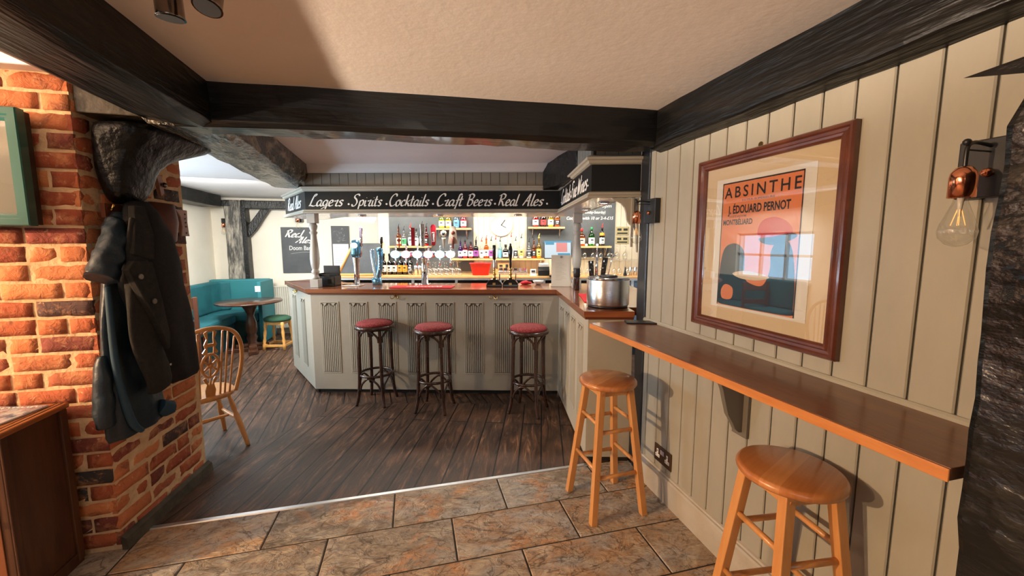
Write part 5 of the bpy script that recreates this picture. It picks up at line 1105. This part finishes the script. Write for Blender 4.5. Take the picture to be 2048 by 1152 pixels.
m = text_mb([('EXTRA-SUPÉRIEURE', .160, .503, .009, .17, .005, 0), ('J. ÉDOUARD PERNOT', .080, .450, .036, .325, .03, 0), ('SOCIÉTÉ ANONYME', .090, .432, .009, .10, .005, 0), ('MONTBÉLIARD', .054, .398, .024, .17, .03, 0)], lambda x, y, d=0: FX(x, y, d - .0002), m)
m.build('lettering', ink, pr, label='black capital lettering')
def blob(pts, mat, dd, name='shape'):
    m = MB(); P = catmull([Vector((a, b, 0)) for a, b in pts], 5, True); m.face([m.v(FX(p.x, p.y, dd)) for p in P]); return m.build(name, mat, pr)
# plain stand-in artwork: broad dark, red and pale shapes in the same places
blob([(.045, .05), (.05, .20), (.075, .29), (.14, .31), (.19, .27), (.20, .16), (.24, .13), (.30, .13), (.33, .20), (.33, .28), (.37, .33), (.42, .30), (.445, .18), (.448, .05), (.44, .02), (.30, .015), (.12, .015), (.05, .02)], blueblack, .0006)
blob([(.255, .37), (.28, .41), (.34, .42), (.40, .395), (.42, .35), (.34, .33), (.27, .335)], red_print, .0009)
blob([(.265, .332), (.33, .338), (.42, .352), (.44, .335), (.36, .305), (.29, .310)], ink, .0012)
blob([(.13, .170), (.20, .187), (.28, .180), (.33, .165), (.27, .148), (.18, .150)], pale_print, .0012)
blob([(.075, .045), (.13, .05), (.135, .10), (.09, .115), (.065, .085)], orange_print, .0012)
m = MB(); m.bx(-.0135, -.0125, Y0 + .048, Y1 - .048, .048, Z1 - .048); m.build('pane', pic_glass, t)
m = MB(); m.lathe([(.012, 0), (.012, .006), (.002, .008)], (-.001, .02, Z1 + .012), n=12, axis='X'); m.build('hanger', brass, t)

# copper wall lamps
def wall_lamp(name_loc, rz, label, sc=1.0):
    t = thing('wall_lamp', label, 'wall lamp', name_loc, rz, 'copper wall lamps with bare bulbs')   # local: wall plane x=0, room towards -x
    m = MB(); m.bx(-.038, -.001, -.062, .062, -.075, .075); m.build('back_plate', M('lamp_plate', (.012, .013, .016), .4), t, bevel=.003)
    m = MB(); m.lathe([(.001, -.052), (.010, -.050), (.012, -.038)], (0, 0, -.012), n=14, axis='X'); m.build('knob', copper, t)
    m = MB(); m.tube([(-.036, 0, .055), (-.09, 0, .060), (-.115, 0, .055), (-.125, 0, .040), (-.125, 0, -.005)], .0048, 10, smooth_pts=5); m.tube([(-.036, 0, .040), (-.128, 0, .040)], .0022, 6); m.sphere((-.128, 0, .058), .009, 10); m.build('arm', black_plastic, t)
    m = MB(); m.lathe([(.006, .0), (.016, -.004), (.024, -.016), (.026, -.028), (.026, -.078), (.024, -.078), (.024, -.03), (.004, -.01)], (-.125, 0, 0), n=24); m.build('lamp_holder', copper, t)
    m = MB(); m.lathe([(.013, -.070), (.014, -.088), (.022, -.112), (.033, -.145), (.037, -.163), (.034, -.180), (.020, -.196), (.006, -.202), (.0005, -.203)], (-.125, 0, 0), n=24); b = m.build('bulb', glass, t)
    m = MB()
    m.lathe([(.008, -.072), (.005, -.10), (.003, -.125)], (-.125, 0, 0), n=10)
    m.build('glass_stem', M('bulb_stem', (.7, .66, .6), .3), b)
    m = MB()
    for k in range(4): a = k * math.pi / 2 + .6; m.tube([(-.125 + .003 * math.cos(a), .003 * math.sin(a), -.105), (-.125 + .013 * math.cos(a), .013 * math.sin(a), -.148)], .0009, 5)
    m.build('filament', M('filament', (1, .55, .2), .4, emis=.9, ecol=(1, .45, .12)), b)
    return t
L1 = wall_lamp((1.48, .715, 1.775), 0, 'copper wall lamp with clear bulb beside the rough black foreground post')
L2 = dup(L1, (1.48, 2.225, 1.785), 0, 'copper wall lamp with clear bulb beside the end of the bar')
L3 = dup(L1, (-3.02, 7.68, 1.93), R(90), 'copper wall lamp on the cream wall left of the black post')
L4 = dup(L1, (-1.90, 7.68, 2.03), R(90), 'copper wall lamp above the Real Ales chalkboard')

# ================================================================== LEFT ROOM
t = thing('chalkboard', 'black chalkboard reading Real Ales Doom Bar on the cream wall', 'chalkboard', (-2.205, 7.678, 1.075))
m = MB(); m.bx(0, .56, -.018, 0, 0, .795); m.build('board', slate_board, t)
F = lambda x, y, d=0: (x, -.0185 - d, y)
m = MB(); script_mb('Real', .06, .625, .125, .27, F, m, nib=.13); script_mb('Ales', .22, .525, .105, .27, F, m, nib=.13); m.build('lettering', white_paint, t)
m = text_mb([('Doom Bar', .12, .40, .075, .34, .008, .05)], F); m.tube([(.14, -.019, .335), (.32, -.019, .362), (.47, -.019, .360)], .006, 6, smooth_pts=4, flat=.3); m.build('chalk_writing', chalk, t)
t = thing('notice_board', 'narrow black notice board with two white sheets behind the tall font', 'notice board', (-1.40, 7.678, .60))
m = MB(); m.bx(0, .30, -.02, 0, 0, 1.30); m.build('board', slate_board, t)
for z0, z1 in ((.55, .98), (.05, .52)):
    m = MB(); m.bx(.02, .28, -.0225, -.0205, z0, z1); sh = m.build('notice_sheet', paper, t)
    m = MB(); [m.bx(.045, .14 + .1 * ((i * 7) % 3) / 2, -.0236, -.0227, z1 - .06 - i * .035, z1 - .052 - i * .035) for i in range(9)]; m.build('print_lines', M('pale_blue_ink', (.35, .42, .55), .7), sh)
m = MB(); rng = random.Random(3)
for i in range(16): x, z = .06 + rng.random() * .18, 1.03 + rng.random() * .22; m.tube([(x, -.021, z), (x + rng.uniform(-.05, .05), -.021, z + rng.uniform(-.03, .03)), (x + rng.uniform(-.04, .04), -.021, z + rng.uniform(-.04, .04))], .0022, 5, smooth_pts=3)
m.build('chalk_scribble', M('dim_chalk', (.3, .3, .3), .9), t)
# radiator
t = thing('radiator', 'cream panel radiator below the Real Ales chalkboard', 'radiator', (-2.02, 7.60, .12))
m = MB()
for i in range(22): m.bx(-.36 + i * .033, -.36 + i * .033 + .024, -.045, .02, .0, .72)
m.bx(-.37, .37, -.03, .015, .01, .71); m.build('fins', rad_m, t, bevel=.004)
m = MB(); m.bx(-.37, .37, -.05, .03, .715, .735); m.build('top_grille', rad_m, t, bevel=.003)
m = MB(); m.tube([(-.33, -.01, .02), (-.33, -.01, -.118)], .010, 8); m.tube([(.33, -.01, .02), (.33, -.01, -.118)], .010, 8); m.build('pipe', chrome, t)
# teal corner bench
t = thing('corner_bench', 'teal upholstered corner bench seat against the cream walls', 'bench', (-2.79, 6.96, 0))
m = MB(); m.prism([(-.43, 0), (.42, 0), (.42, .56), (-.43, .56)], 0, .36); m.prism([(-.43, 0), (-.43, -2.0), (.05, -2.0), (.05, 0)], 0, .36); m.build('plinth', M('teal_dark_base', (.008, .05, .055), .7), t)
m = MB(); m.prism([(-.43, -.03), (.40, -.03), (.40, .44), (-.43, .44)], .362, .50); m.build('seat', teal, t, bevel=.035)
m = MB(); m.prism([(-.43, -2.0), (.10, -2.0), (.10, -.03), (-.43, -.03)], .362, .50); m.build('seat', teal, t, bevel=.035)
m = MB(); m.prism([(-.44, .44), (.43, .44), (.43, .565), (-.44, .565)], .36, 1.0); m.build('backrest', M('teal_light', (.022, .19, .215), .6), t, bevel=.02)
m = MB(); m.prism([(-.425, -2.0), (-.29, -2.0), (-.29, .15), (-.25, .36), (-.12, .435), (-.425, .435)], .50, .975); m.build('backrest', teal, t, bevel=.03)
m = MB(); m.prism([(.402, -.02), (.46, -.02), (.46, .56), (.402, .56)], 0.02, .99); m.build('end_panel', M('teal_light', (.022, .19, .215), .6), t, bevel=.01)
m = MB(); m.box((.415, -.0215, .88), (.075, .002, .09)); m.build('sticker', paper, t, label='small white square notice on the bench end')
# pub table
t = thing('pub_table', 'round dark oak pedestal table in front of the teal bench', 'table', (-2.36, 6.55, 0))
m = MB(); m.lathe([(.02, .715), (.40, .715), (.425, .722), (.43, .735), (.42, .745), (.0005, .745)], n=40); m.build('tabletop', darkoak, t)
m = MB(); m.lathe([(.07, .06), (.08, .10), (.055, .14), (.075, .20), (.055, .24), (.075, .30), (.07, .42), (.045, .52), (.05, .56), (.075, .62), (.10, .66), (.10, .712)], n=20); m.build('pedestal', darkoak, t)
for k in range(2):
    m = MB(); m.box((0, 0, .03 + .0 * k), (.66, .12, .06), rz=R(20 + 90 * k)); m.box((0, 0, .085), (.42, .10, .05), rz=R(20 + 90 * k)); m.build('foot', darkoak, t, bevel=.012)
m = MB(); m.box((0, 0, .70), (.5, .08, .028), rz=R(20)); m.build('cleat', darkoak, t)
# green stool
t = thing('low_stool', 'low orange pine stool with a round green padded seat', 'stool', (-2.02, 6.60, 0), R(-12))
m = MB(); m.lathe([(.16, .425), (.185, .432), (.192, .448), (.188, .470), (.15, .492), (.08, .503), (.0005, .505)], n=32, squash=.9); m.build('seat_cushion', greenfab, t)
for sx, sy in ((1, 1), (-1, 1), (-1, -1), (1, -1)):
    m = MB(); P = [(sx * (.15 - .03 * z / .42), sy * (.135 - .03 * z / .42), z) for z in (0, .09, .10, .14, .18, .22, .27, .31, .35, .42)]
    m.tube(P, [.022, .022, .017, .024, .016, .021, .023, .016, .024, .022], 12); m.build('leg', pine_light, t)
m = MB()
for s in (1, -1): m.box((0, s * .134, .065), (.28, .022, .035)); m.box((s * .148, 0, .065), (.022, .25, .035)); m.box((0, s * .105, .40), (.22, .02, .045)); m.box((s * .12, 0, .40), (.02, .20, .045))
m.build('stretcher', pine_light, t, bevel=.003)
# dark wooden chair/bench end glimpsed by the pillar
t = thing('dark_chair', 'brown wooden chair back edge glimpsed behind the brick pillar', 'chair', (-2.62, 5.62, 0), R(15))
m = MB(); m.bx(-.02, .025, -.02, .02, 0, .93); m.bx(-.42, -.38, -.02, .02, 0, .93); m.build('rear_leg', M('red_brown_wood', (.12, .035, .015), .4), t, bevel=.006)
m = MB(); m.bx(-.38, -.02, -.012, .012, .78, .92); m.bx(-.38, -.02, -.012, .012, .55, .63); m.build('backrest', M('red_brown_wood', (.12, .035, .015), .4), t, bevel=.005)
m = MB(); m.bx(-.42, .02, .0205, .42, .42, .455); m.build('seat', M('red_brown_wood', (.12, .035, .015), .4), t, bevel=.008)
for x in (-.40, 0): m = MB(); m.bx(x - .02, x + .02, .36, .40, 0, .419); m.build('front_leg', M('red_brown_wood', (.12, .035, .015), .4), t, bevel=.004)

# wheelback chair: local -y is the back, +y the front
t = thing('wheelback_chair', 'orange pine wheelback chair half hidden by the brick pillar', 'chair', (-1.60, 3.42, 0), math.atan2(.66, .75))
m = MB(); P = []
for j in range(32):
    a = 2 * math.pi * j / 32; rx_ = .205 + .012 * math.sin(a); P.append((rx_ * (abs(math.cos(a)) ** .75) * (1 if math.cos(a) > 0 else -1), .20 * (abs(math.sin(a)) ** .8) * (1 if math.sin(a) > 0 else -1)))
m.rings([[(x * k, y * k, z) for x, y in P] for k, z in ((.93, .415), (.985, .422), (1.0, .438), (.985, .450), (.90, .455), (.5, .448))], smooth=True); m.build('seat', pine, t)
bk = lambda x, z: (x, -.165 - (z - .45) * .20, z)     # leaning back plane
m = MB(); m.tube([bk(-.165, .45), bk(-.195, .60), bk(-.205, .72), bk(-.19, .85), bk(-.13, .945), bk(0, .98), bk(.13, .945), bk(.19, .85), bk(.205, .72), bk(.195, .60), bk(.165, .45)], .0145, 12, smooth_pts=6); m.build('back_hoop', pine, t)
for x in (-.135, -.10, -.068, .068, .10, .135): m = MB(); zt = .98 - .9 * x * x * 2.2 - .02; m.tube([bk(x * .92, .45), bk(x * 1.12, zt if abs(x) < .12 else zt - .03)], [.0075, .0065], 8); m.build('spindle', pine, t)
m = MB()
def plate(poly): m.prism(poly, -.006, .006, lambda x, z, y: (bk(x, z)[0], bk(x, z)[1] + y, z))
for s in (-1, 1):
    plate([(s * x, z) for x, z in ((.012, .455), (.030, .455), (.034, .50), (.022, .55), (.040, .58), (.046, .60), (.030, .605), (.018, .585), (.010, .54))])
    plate([(s * x, z) for x, z in ((.018, .79), (.040, .785), (.048, .80), (.030, .83), (.040, .86), (.024, .90), (.040, .95), (.018, .965), (.016, .90), (.020, .85))])
plate([(-.016, .955), (.016, .955), (.016, .975), (-.016, .975)]); plate([(-.020, .84), (.020, .84), (.020, .865), (-.020, .865)]); plate([(-.014, .455), (.014, .455), (.012, .52), (0, .60), (-.012, .52)])
m.tube([bk(.052 * math.cos(a), .695 + .09 * math.sin(a)) for a in [2 * math.pi * j / 24 for j in range(24)]], .010, 8, closed=True)
for k in range(6): a = math.pi * k / 6 * 2 + math.pi / 6; m.tube([bk(.012 * math.cos(a), .695 + .014 * math.sin(a)), bk(.052 * math.cos(a), .695 + .09 * math.sin(a))], [.009, .006], 8)
m.sphere(bk(0, .695), .018, 10, (1, .6, 1)); m.build('pierced_splat', pine, t, label='pierced splat with a wheel cut-out')
lr = [.013, .015, .019, .013, .020, .021, .017, .016, .013]
for sx, sy in ((1, -1), (-1, -1), (1, 1), (-1, 1)):
    a = Vector((sx * .13, sy * .12, .418)); b = Vector((sx * .20, sy * .225, 0)); m = MB(); m.tube([a.lerp(b, q) for q in (0, .12, .28, .34, .40, .55, .8, .95, 1)], lr, 12); m.build('leg', pine, t)
m = MB()
for sx in (1, -1): m.tube([(sx * .168, -.168, .22), (sx * .172, 0, .21), (sx * .168, .168, .22)], [.010, .016, .010], 10, smooth_pts=4)
m.tube([(-.17, 0, .21), (0, 0, .21), (.17, 0, .21)], [.010, .016, .010], 10, smooth_pts=4); m.build('stretcher', pine, t)

# ================================================================== LEFT FOREGROUND
t = thing('side_cabinet', 'dark wooden cabinet with black inlaid top in front of the brick wall', 'cabinet', (-1.65, 2.13, 0))
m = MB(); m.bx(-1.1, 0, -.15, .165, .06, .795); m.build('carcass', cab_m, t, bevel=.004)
m = MB(); m.bx(-.001, .012, .128, .165, .02, .795); m.bx(-.001, .008, -.15, -.12, .02, .795); m.bx(-1.12, .006, -.15, .165, 0, .06); m.build('stile', cab_m, t, bevel=.003)
m = MB(); m.bx(-1.14, .022, -.175, .172, .796, .822); m.build('top', cab_top, t, bevel=.008)
m = MB(); m.bx(-1.12, .004, -.158, -.150, .8215, .8232); m.bx(-.004, .004, -.15, .165, .8215, .8232); m.bx(-.024, -.020, -.15, .165, .8215, .8232); m.build('inlay_line', black_inlay, t)
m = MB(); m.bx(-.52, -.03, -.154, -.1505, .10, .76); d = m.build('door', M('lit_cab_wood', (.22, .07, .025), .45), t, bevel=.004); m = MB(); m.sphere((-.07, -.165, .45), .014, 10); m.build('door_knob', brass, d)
def magazine(x, y, z, rz, lab, cols):
    t = thing('magazine', lab, 'magazine', (x, y, z), rz, 'magazines on the cabinet')
    m = MB(); m.bx(-.105, .105, -.145, .145, 0, .006); m.build('pages', paper, t, bevel=.001)
    m = MB(); m.bx(-.106, .106, -.146, .146, .0061, .0070); c = m.build('cover', M('mag_cover_' + str(cols[0]), cols[1], .15, var=cols[2], vs=14, coat=.8, vmid=(.45, .55)), t)
    m = scrawl_mb(-.09, -.13, .020, .17, lambda a, b, d=0: (-a, -b, .0071 + d), n=9, nib=.22); m.build('masthead', LB['white'], c)
    m = MB(); m.bx(-.09, .0, -.02, .06, .0071, .0075); m.bx(.02, .09, -.11, -.03, .0071, .0075); m.build('cover_picture', M('mag_pic' + str(cols[0]), cols[3], .3), c)
magazine(-1.80, 2.125, .8235, R(-8), 'glossy blue covered magazine lying on the cabinet by the brick wall', (1, (.10, .16, .24), (.45, .50, .55), (.25, .08, .05)))
magazine(-2.06, 2.10, .8235, R(5), 'glossy magazine at the very left edge of the cabinet top', (2, (.35, .30, .3), (.7, .68, .66), (.1, .2, .35)))

# green framed picture on the brick
t = thing('green_framed_picture', 'green moulded frame around a grey picture on the brick wall', 'picture', (-1.987, 2.268, 1.66))
m = MB(); rr = []; X0, X1, Z0, Z1_ = -.40, .352, 0, .503
pf = [(0, 0), (0, .038), (.004, .042), (.030, .042), (.036, .034), (.044, .034), (.050, .026), (.054, .012), (.054, 0)]
for (cx, cz, sx, sz) in ((X0, Z0, 1, 1), (X1, Z0, -1, 1), (X1, Z1_, -1, -1), (X0, Z1_, 1, -1), (X0, Z0, 1, 1)): rr.append([(cx + sx * i, -d, cz + sz * i) for i, d in pf])
m.rings(rr, cap=False, smooth=False); m.build('frame', greenframe, t)
m = MB(); m.bx(X0 + .006, X1 - .006, .0, .034, .006, Z1_ - .006); m.build('shade_backing', black_inlay, t)  # black box added to stand for the frame's shaded side and shadow
m = MB(); m.bx(X0 + .05, X1 - .05, -.008, -.002, .05, Z1_ - .05); m.build('picture', greyglass, t)
m = MB(); m.bx(X0 + .052, X1 - .052, -.0115, -.0105, .052, Z1_ - .052); m.build('pane', pic_glass, t)

# ceiling spotlights
t = thing('ceiling_spotlight_bar', 'dark chrome ceiling spotlight fitting cut off by the top of the photo', 'spotlight', (-.50, 1.10, 2.348))
m = MB(); m.lathe([(.05, 0), (.05, -.02), (.02, -.03)], n=24); m.tube([(-.14, .19, -.035), (.08, .16, -.035)], .010, 12); m.tube([(0, 0, -.03), (-.03, .175, -.035)], .009, 10); m.build('bar', darkchrome, t)
def spot(x, y, dx, dy):
    m = MB(); a = Vector((x, y, -.035)); d = Vector((dx, dy, -1)).normalized()
    p = [a, a + d * .025]; m.tube(p, .009, 10)
    m.tube([a + d * q for q in (.025, .03, .075, .080, .083, .088, .14, .145)], [.02, .027, .027, .030, .028, .031, .031, .033], 24); o = m.build('spot_head', darkchrome, t)
    m = MB(); m.tube([a + d * .1452, a + d * .1465], .0285, 24); m.build('spot_opening', LB['black'], o)
spot(-.10, .18, .0, .10); spot(.02, .165, -.05, -.28)

# coats
def cs(s, n, z): return Vector(side(s, n, z))
def drape(m, secs, fold=.012, fk=7, n=40, seed=0):
    """secs: (z, s centre, half width, n centre, half depth)"""
    secs = [Vector(q) if False else q for q in secs]; rr = []
    K = 6; dense = []
    for a, b in zip(secs, secs[1:]):
        for j in range(K):
            u = j / K; u2 = u * u * (3 - 2 * u) * .5 + u * .5; dense.append(tuple(a[i] + (b[i] - a[i]) * (u if i == 0 else u2) for i in range(5)))
    dense.append(secs[-1]); zt, zb = secs[0][0], secs[-1][0]
    for z, sc, hw, nc, hd in dense:
        f = (zt - z) / (zt - zb); ring = []
        for j in range(n):
            a = 2 * math.pi * j / n; k = 1 + fold * 12 * f * math.sin(a * fk + z * 3 + seed) * .5 + .10 * noise.noise(Vector((math.cos(a) * 2 + seed, math.sin(a) * 2, z * 5)))
            s = sc + hw * k * math.cos(a); nn = nc + hd * k * math.sin(a); ring.append(cs(s, max(.012, nn), z))
        rr.append(ring)
    m.rings(rr); return m
S = lambda y: (y - 2.324) * 1.004
t = thing('navy_jacket', 'navy quilted jacket hanging on the brick pillar under the charcoal coat', 'jacket', tuple(cs(.05, 0.02, .62)))
org = t.location
def bc(m, name, mat, par, **k):
    for v in m.bm.verts: v.co -= org
    return m.build(name, mat, par, **k)
m = MB(); drape(m, [(1.74, .15, .05, .06, .035), (1.66, .11, .10, .075, .045), (1.45, .09, .12, .08, .05), (1.1, .06, .14, .08, .05), (.80, .06, .17, .085, .055), (.66, .07, .18, .085, .06), (.63, .07, .17, .085, .055)], seed=2); bc(m, 'body', coat_blue, t)
m = MB(); P = [cs(.06, .09, 1.69), cs(.01, .12, 1.62), cs(-.06, .13, 1.52), cs(-.12, .13, 1.425)]; m.tube(P, [.035, .050, .056, .060], 20, smooth_pts=8); q = bc(m, 'sleeve', coat_blue, t, disp=wobble(.012, 22, 4))
m = MB(); m.tube([cs(-.075, .125, 1.38), cs(-.085, .13, 1.05), cs(-.07, .135, .85), cs(-.04, .14, .70), cs(.0, .15, .64)], [.012, .015, .016, .018, .012], 10, smooth_pts=5); bc(m, 'front_edge', denim, t, label='lighter blue front edge')
m = MB(); m.tube([cs(-.08, .07, 1.05), cs(-.10, .08, .95), cs(-.11, .08, .80), cs(-.11, .08, .72)], [.02, .034, .038, .034], 14, smooth_pts=5); bc(m, 'strap', coat_blue, t, disp=wobble(.008, 20, 6))
m = MB(); m.tube([cs(.16, .12, .70), cs(.21, .13, .67), cs(.24, .11, .655)], [.04, .045, .03], 14, smooth_pts=5); bc(m, 'hem', denim, t, disp=wobble(.010, 20, 6))
t = thing('charcoal_coat', 'charcoal wool coat with two buttons hanging on the brick pillar', 'coat', tuple(cs(.25, 0.02, .75)))
org = t.location
m = MB(); drape(m, [(1.80, .20, .05, .09, .05), (1.74, .20, .09, .11, .065), (1.62, .19, .15, .13, .08), (1.40, .19, .20, .14, .085), (1.10, .24, .21, .13, .085), (.92, .31, .17, .12, .075), (.82, .36, .13, .115, .065), (.795, .37, .12, .11, .055)], seed=5, fold=.008); bc(m, 'body', coat_black, t)
m = MB(); P = [cs(.07, .17, 1.70), cs(.03, .19, 1.55), cs(.0, .20, 1.35), (cs(.0, .205, 1.15)), cs(.04, .205, .98), cs(.075, .20, .87), cs(.085, .195, .835)]
rr = []
PP = catmull(P, 7); RW = [.035, .055, .072, .075, .074, .072, .070]
for i, p in enumerate(PP):
    f = i / (len(PP) - 1) * 6; j = min(5, int(f)); w_ = RW[j] + (RW[j + 1] - RW[j]) * (f - j); tan = (PP[min(i + 1, len(PP) - 1)] - PP[max(i - 1, 0)]).normalized(); b = tan.cross(sn).normalized()
    rr.append([p + b * math.cos(a) * w_ * (1 + .10 * math.sin(3 * a + i * .4)) + sn * math.sin(a) * w_ * .5 for a in [2 * math.pi * q / 24 for q in range(24)]])
m.rings(rr); bc(m, 'sleeve', coat_olive, t)
m = MB(); 
colr = [(.09, .145, 1.77), (.02, .19, 1.66), (-.03, .205, 1.53), (.055, .235, 1.50), (.11, .21, 1.62), (.14, .16, 1.77)]
fr = [m.v(cs(a, b + .012, c)) for a, b, c in colr]; bk_ = [m.v(cs(a, b - .02, c)) for a, b, c in colr]
m.face(fr); m.face(bk_[::-1])
for i in range(6): m.face([fr[i], fr[(i + 1) % 6], bk_[(i + 1) % 6], bk_[i]])
bc(m, 'collar', coat_olive, t, bevel=.006)
m = MB(); lap = [(-.045, .215, 1.50), (-.09, .22, 1.46), (-.06, .245, 1.34), (.01, .255, 1.17), (.07, .255, 1.04), (.09, .25, 1.12), (.06, .25, 1.30), (.04, .235, 1.49)]
fr = [m.v(cs(a, b + .012, c)) for a, b, c in lap]; bk_ = [m.v(cs(a, b - .02, c)) for a, b, c in lap]; m.face(fr); m.face(bk_[::-1])
for i in range(8): m.face([fr[i], fr[(i + 1) % 8], bk_[(i + 1) % 8], bk_[i]])
bc(m, 'front_flap', coat_olive, t, bevel=.005)
for (a, b, c, rr_, mt, nm) in ((-.045, .245, 1.425, .013, 'ob', 'button'), (.0, .262, 1.30, .013, 'ob', 'button'), (.10, .238, .95, .006, 'cb', 'cuff_stud'), (.42, .17, .83, .005, 'cb', 'cuff_stud')):
    m = MB(); p = cs(a, b, c); m.tube([p, p + sn * .006], rr_, 14); bc(m, nm, M('horn_button', (.12, .10, .07), .4) if mt == 'ob' else chrome, t)
# hook rail
t = thing('coat_hook_rail', 'wooden coat hook rail with brass pins on the brick pillar', 'hook rail', tuple(cs(.05, .012, 1.72))); org = t.location
m = MB(); a, b = cs(.08, .014, 1.745), cs(.40, .014, 1.745); m.rings([[p + sn * i + Vector((0, 0, j)) for i, j in ((0, -.035), (.02, -.035), (.02, .035), (0, .035))] for p in (a, b)], smooth=False); bc(m, 'rail', M('rail_wood', (.16, .045, .02), .5), t)
for s in (.10, .22): m = MB(); m.tube([cs(s, .02, 1.76), cs(s, .05, 1.75), cs(s, .06, 1.775)], .006, 8); bc(m, 'hook', brass, t)
# brown curved leather piece with a pale riveted end plate
t = thing('leather_collar', 'brown curved leather piece with a pale riveted plate beside the coats', 'leather collar', tuple(cs(.50, .02, 1.62))); org = t.location
m = MB(); rr = []
for i in range(15):
    s = .35 + .22 * i / 14; k = i / 14; n1 = .03 + .075 * math.sin(math.pi * (.15 + .85 * k)); top_ = 1.815 - .010 * k; bot_ = 1.575 + .055 * k - .01 * math.sin(math.pi * k)
    rr.append([cs(s, n1, top_), cs(s + .012, n1 + .006, (top_ + bot_) / 2), cs(s, n1 - .004, bot_), cs(s, n1 - .018, bot_), cs(s + .012, n1 - .010, (top_ + bot_) / 2), cs(s, n1 - .018, top_)])
m.rings(rr); bc(m, 'leather_flap', leather, t)
m = MB(); pts = [(.590, 1.795), (.700, 1.795), (.695, 1.72), (.700, 1.65), (.705, 1.63), (.625, 1.63), (.640, 1.69), (.63, 1.75)]
fr = [m.v(cs(a, .032, b)) for a, b in pts]; bk_ = [m.v(cs(a, .014, b)) for a, b in pts]; m.face(fr); m.face(bk_[::-1])
for i in range(8): m.face([fr[i], fr[(i + 1) % 8], bk_[(i + 1) % 8], bk_[i]])
pp = bc(m, 'end_plate', pinkplate, t, bevel=.004, label='pale plate with a row of rivets')
for z in (1.768, 1.74, 1.715, 1.69, 1.65): m = MB(); m.sphere(cs(.670, .034, z), .006, 8); bc(m, 'rivet', darkchrome, t)
m = MB(); a = cs(.50, .004, 1.92)
t = thing('switch_plate', 'small pale pink plate with a dark knob on the brick below the timber head', 'plate', tuple(cs(.485, .0, 1.93))); org = t.location
m = MB(); fr = [cs(a, .030, b) for a, b in ((.46, 1.985), (.50, 1.975), (.51, 1.88), (.485, 1.86))]; bk_ = [p - sn * .02 for p in fr]; m.rings([fr, bk_], smooth=False); bc(m, 'plate', pinkplate, t)
m = MB(); m.sphere(cs(.492, .045, 1.925), .016, 10); bc(m, 'knob', darkchrome, t)

import sys
try: bpy.context.view_layer.update()
except Exception: pass
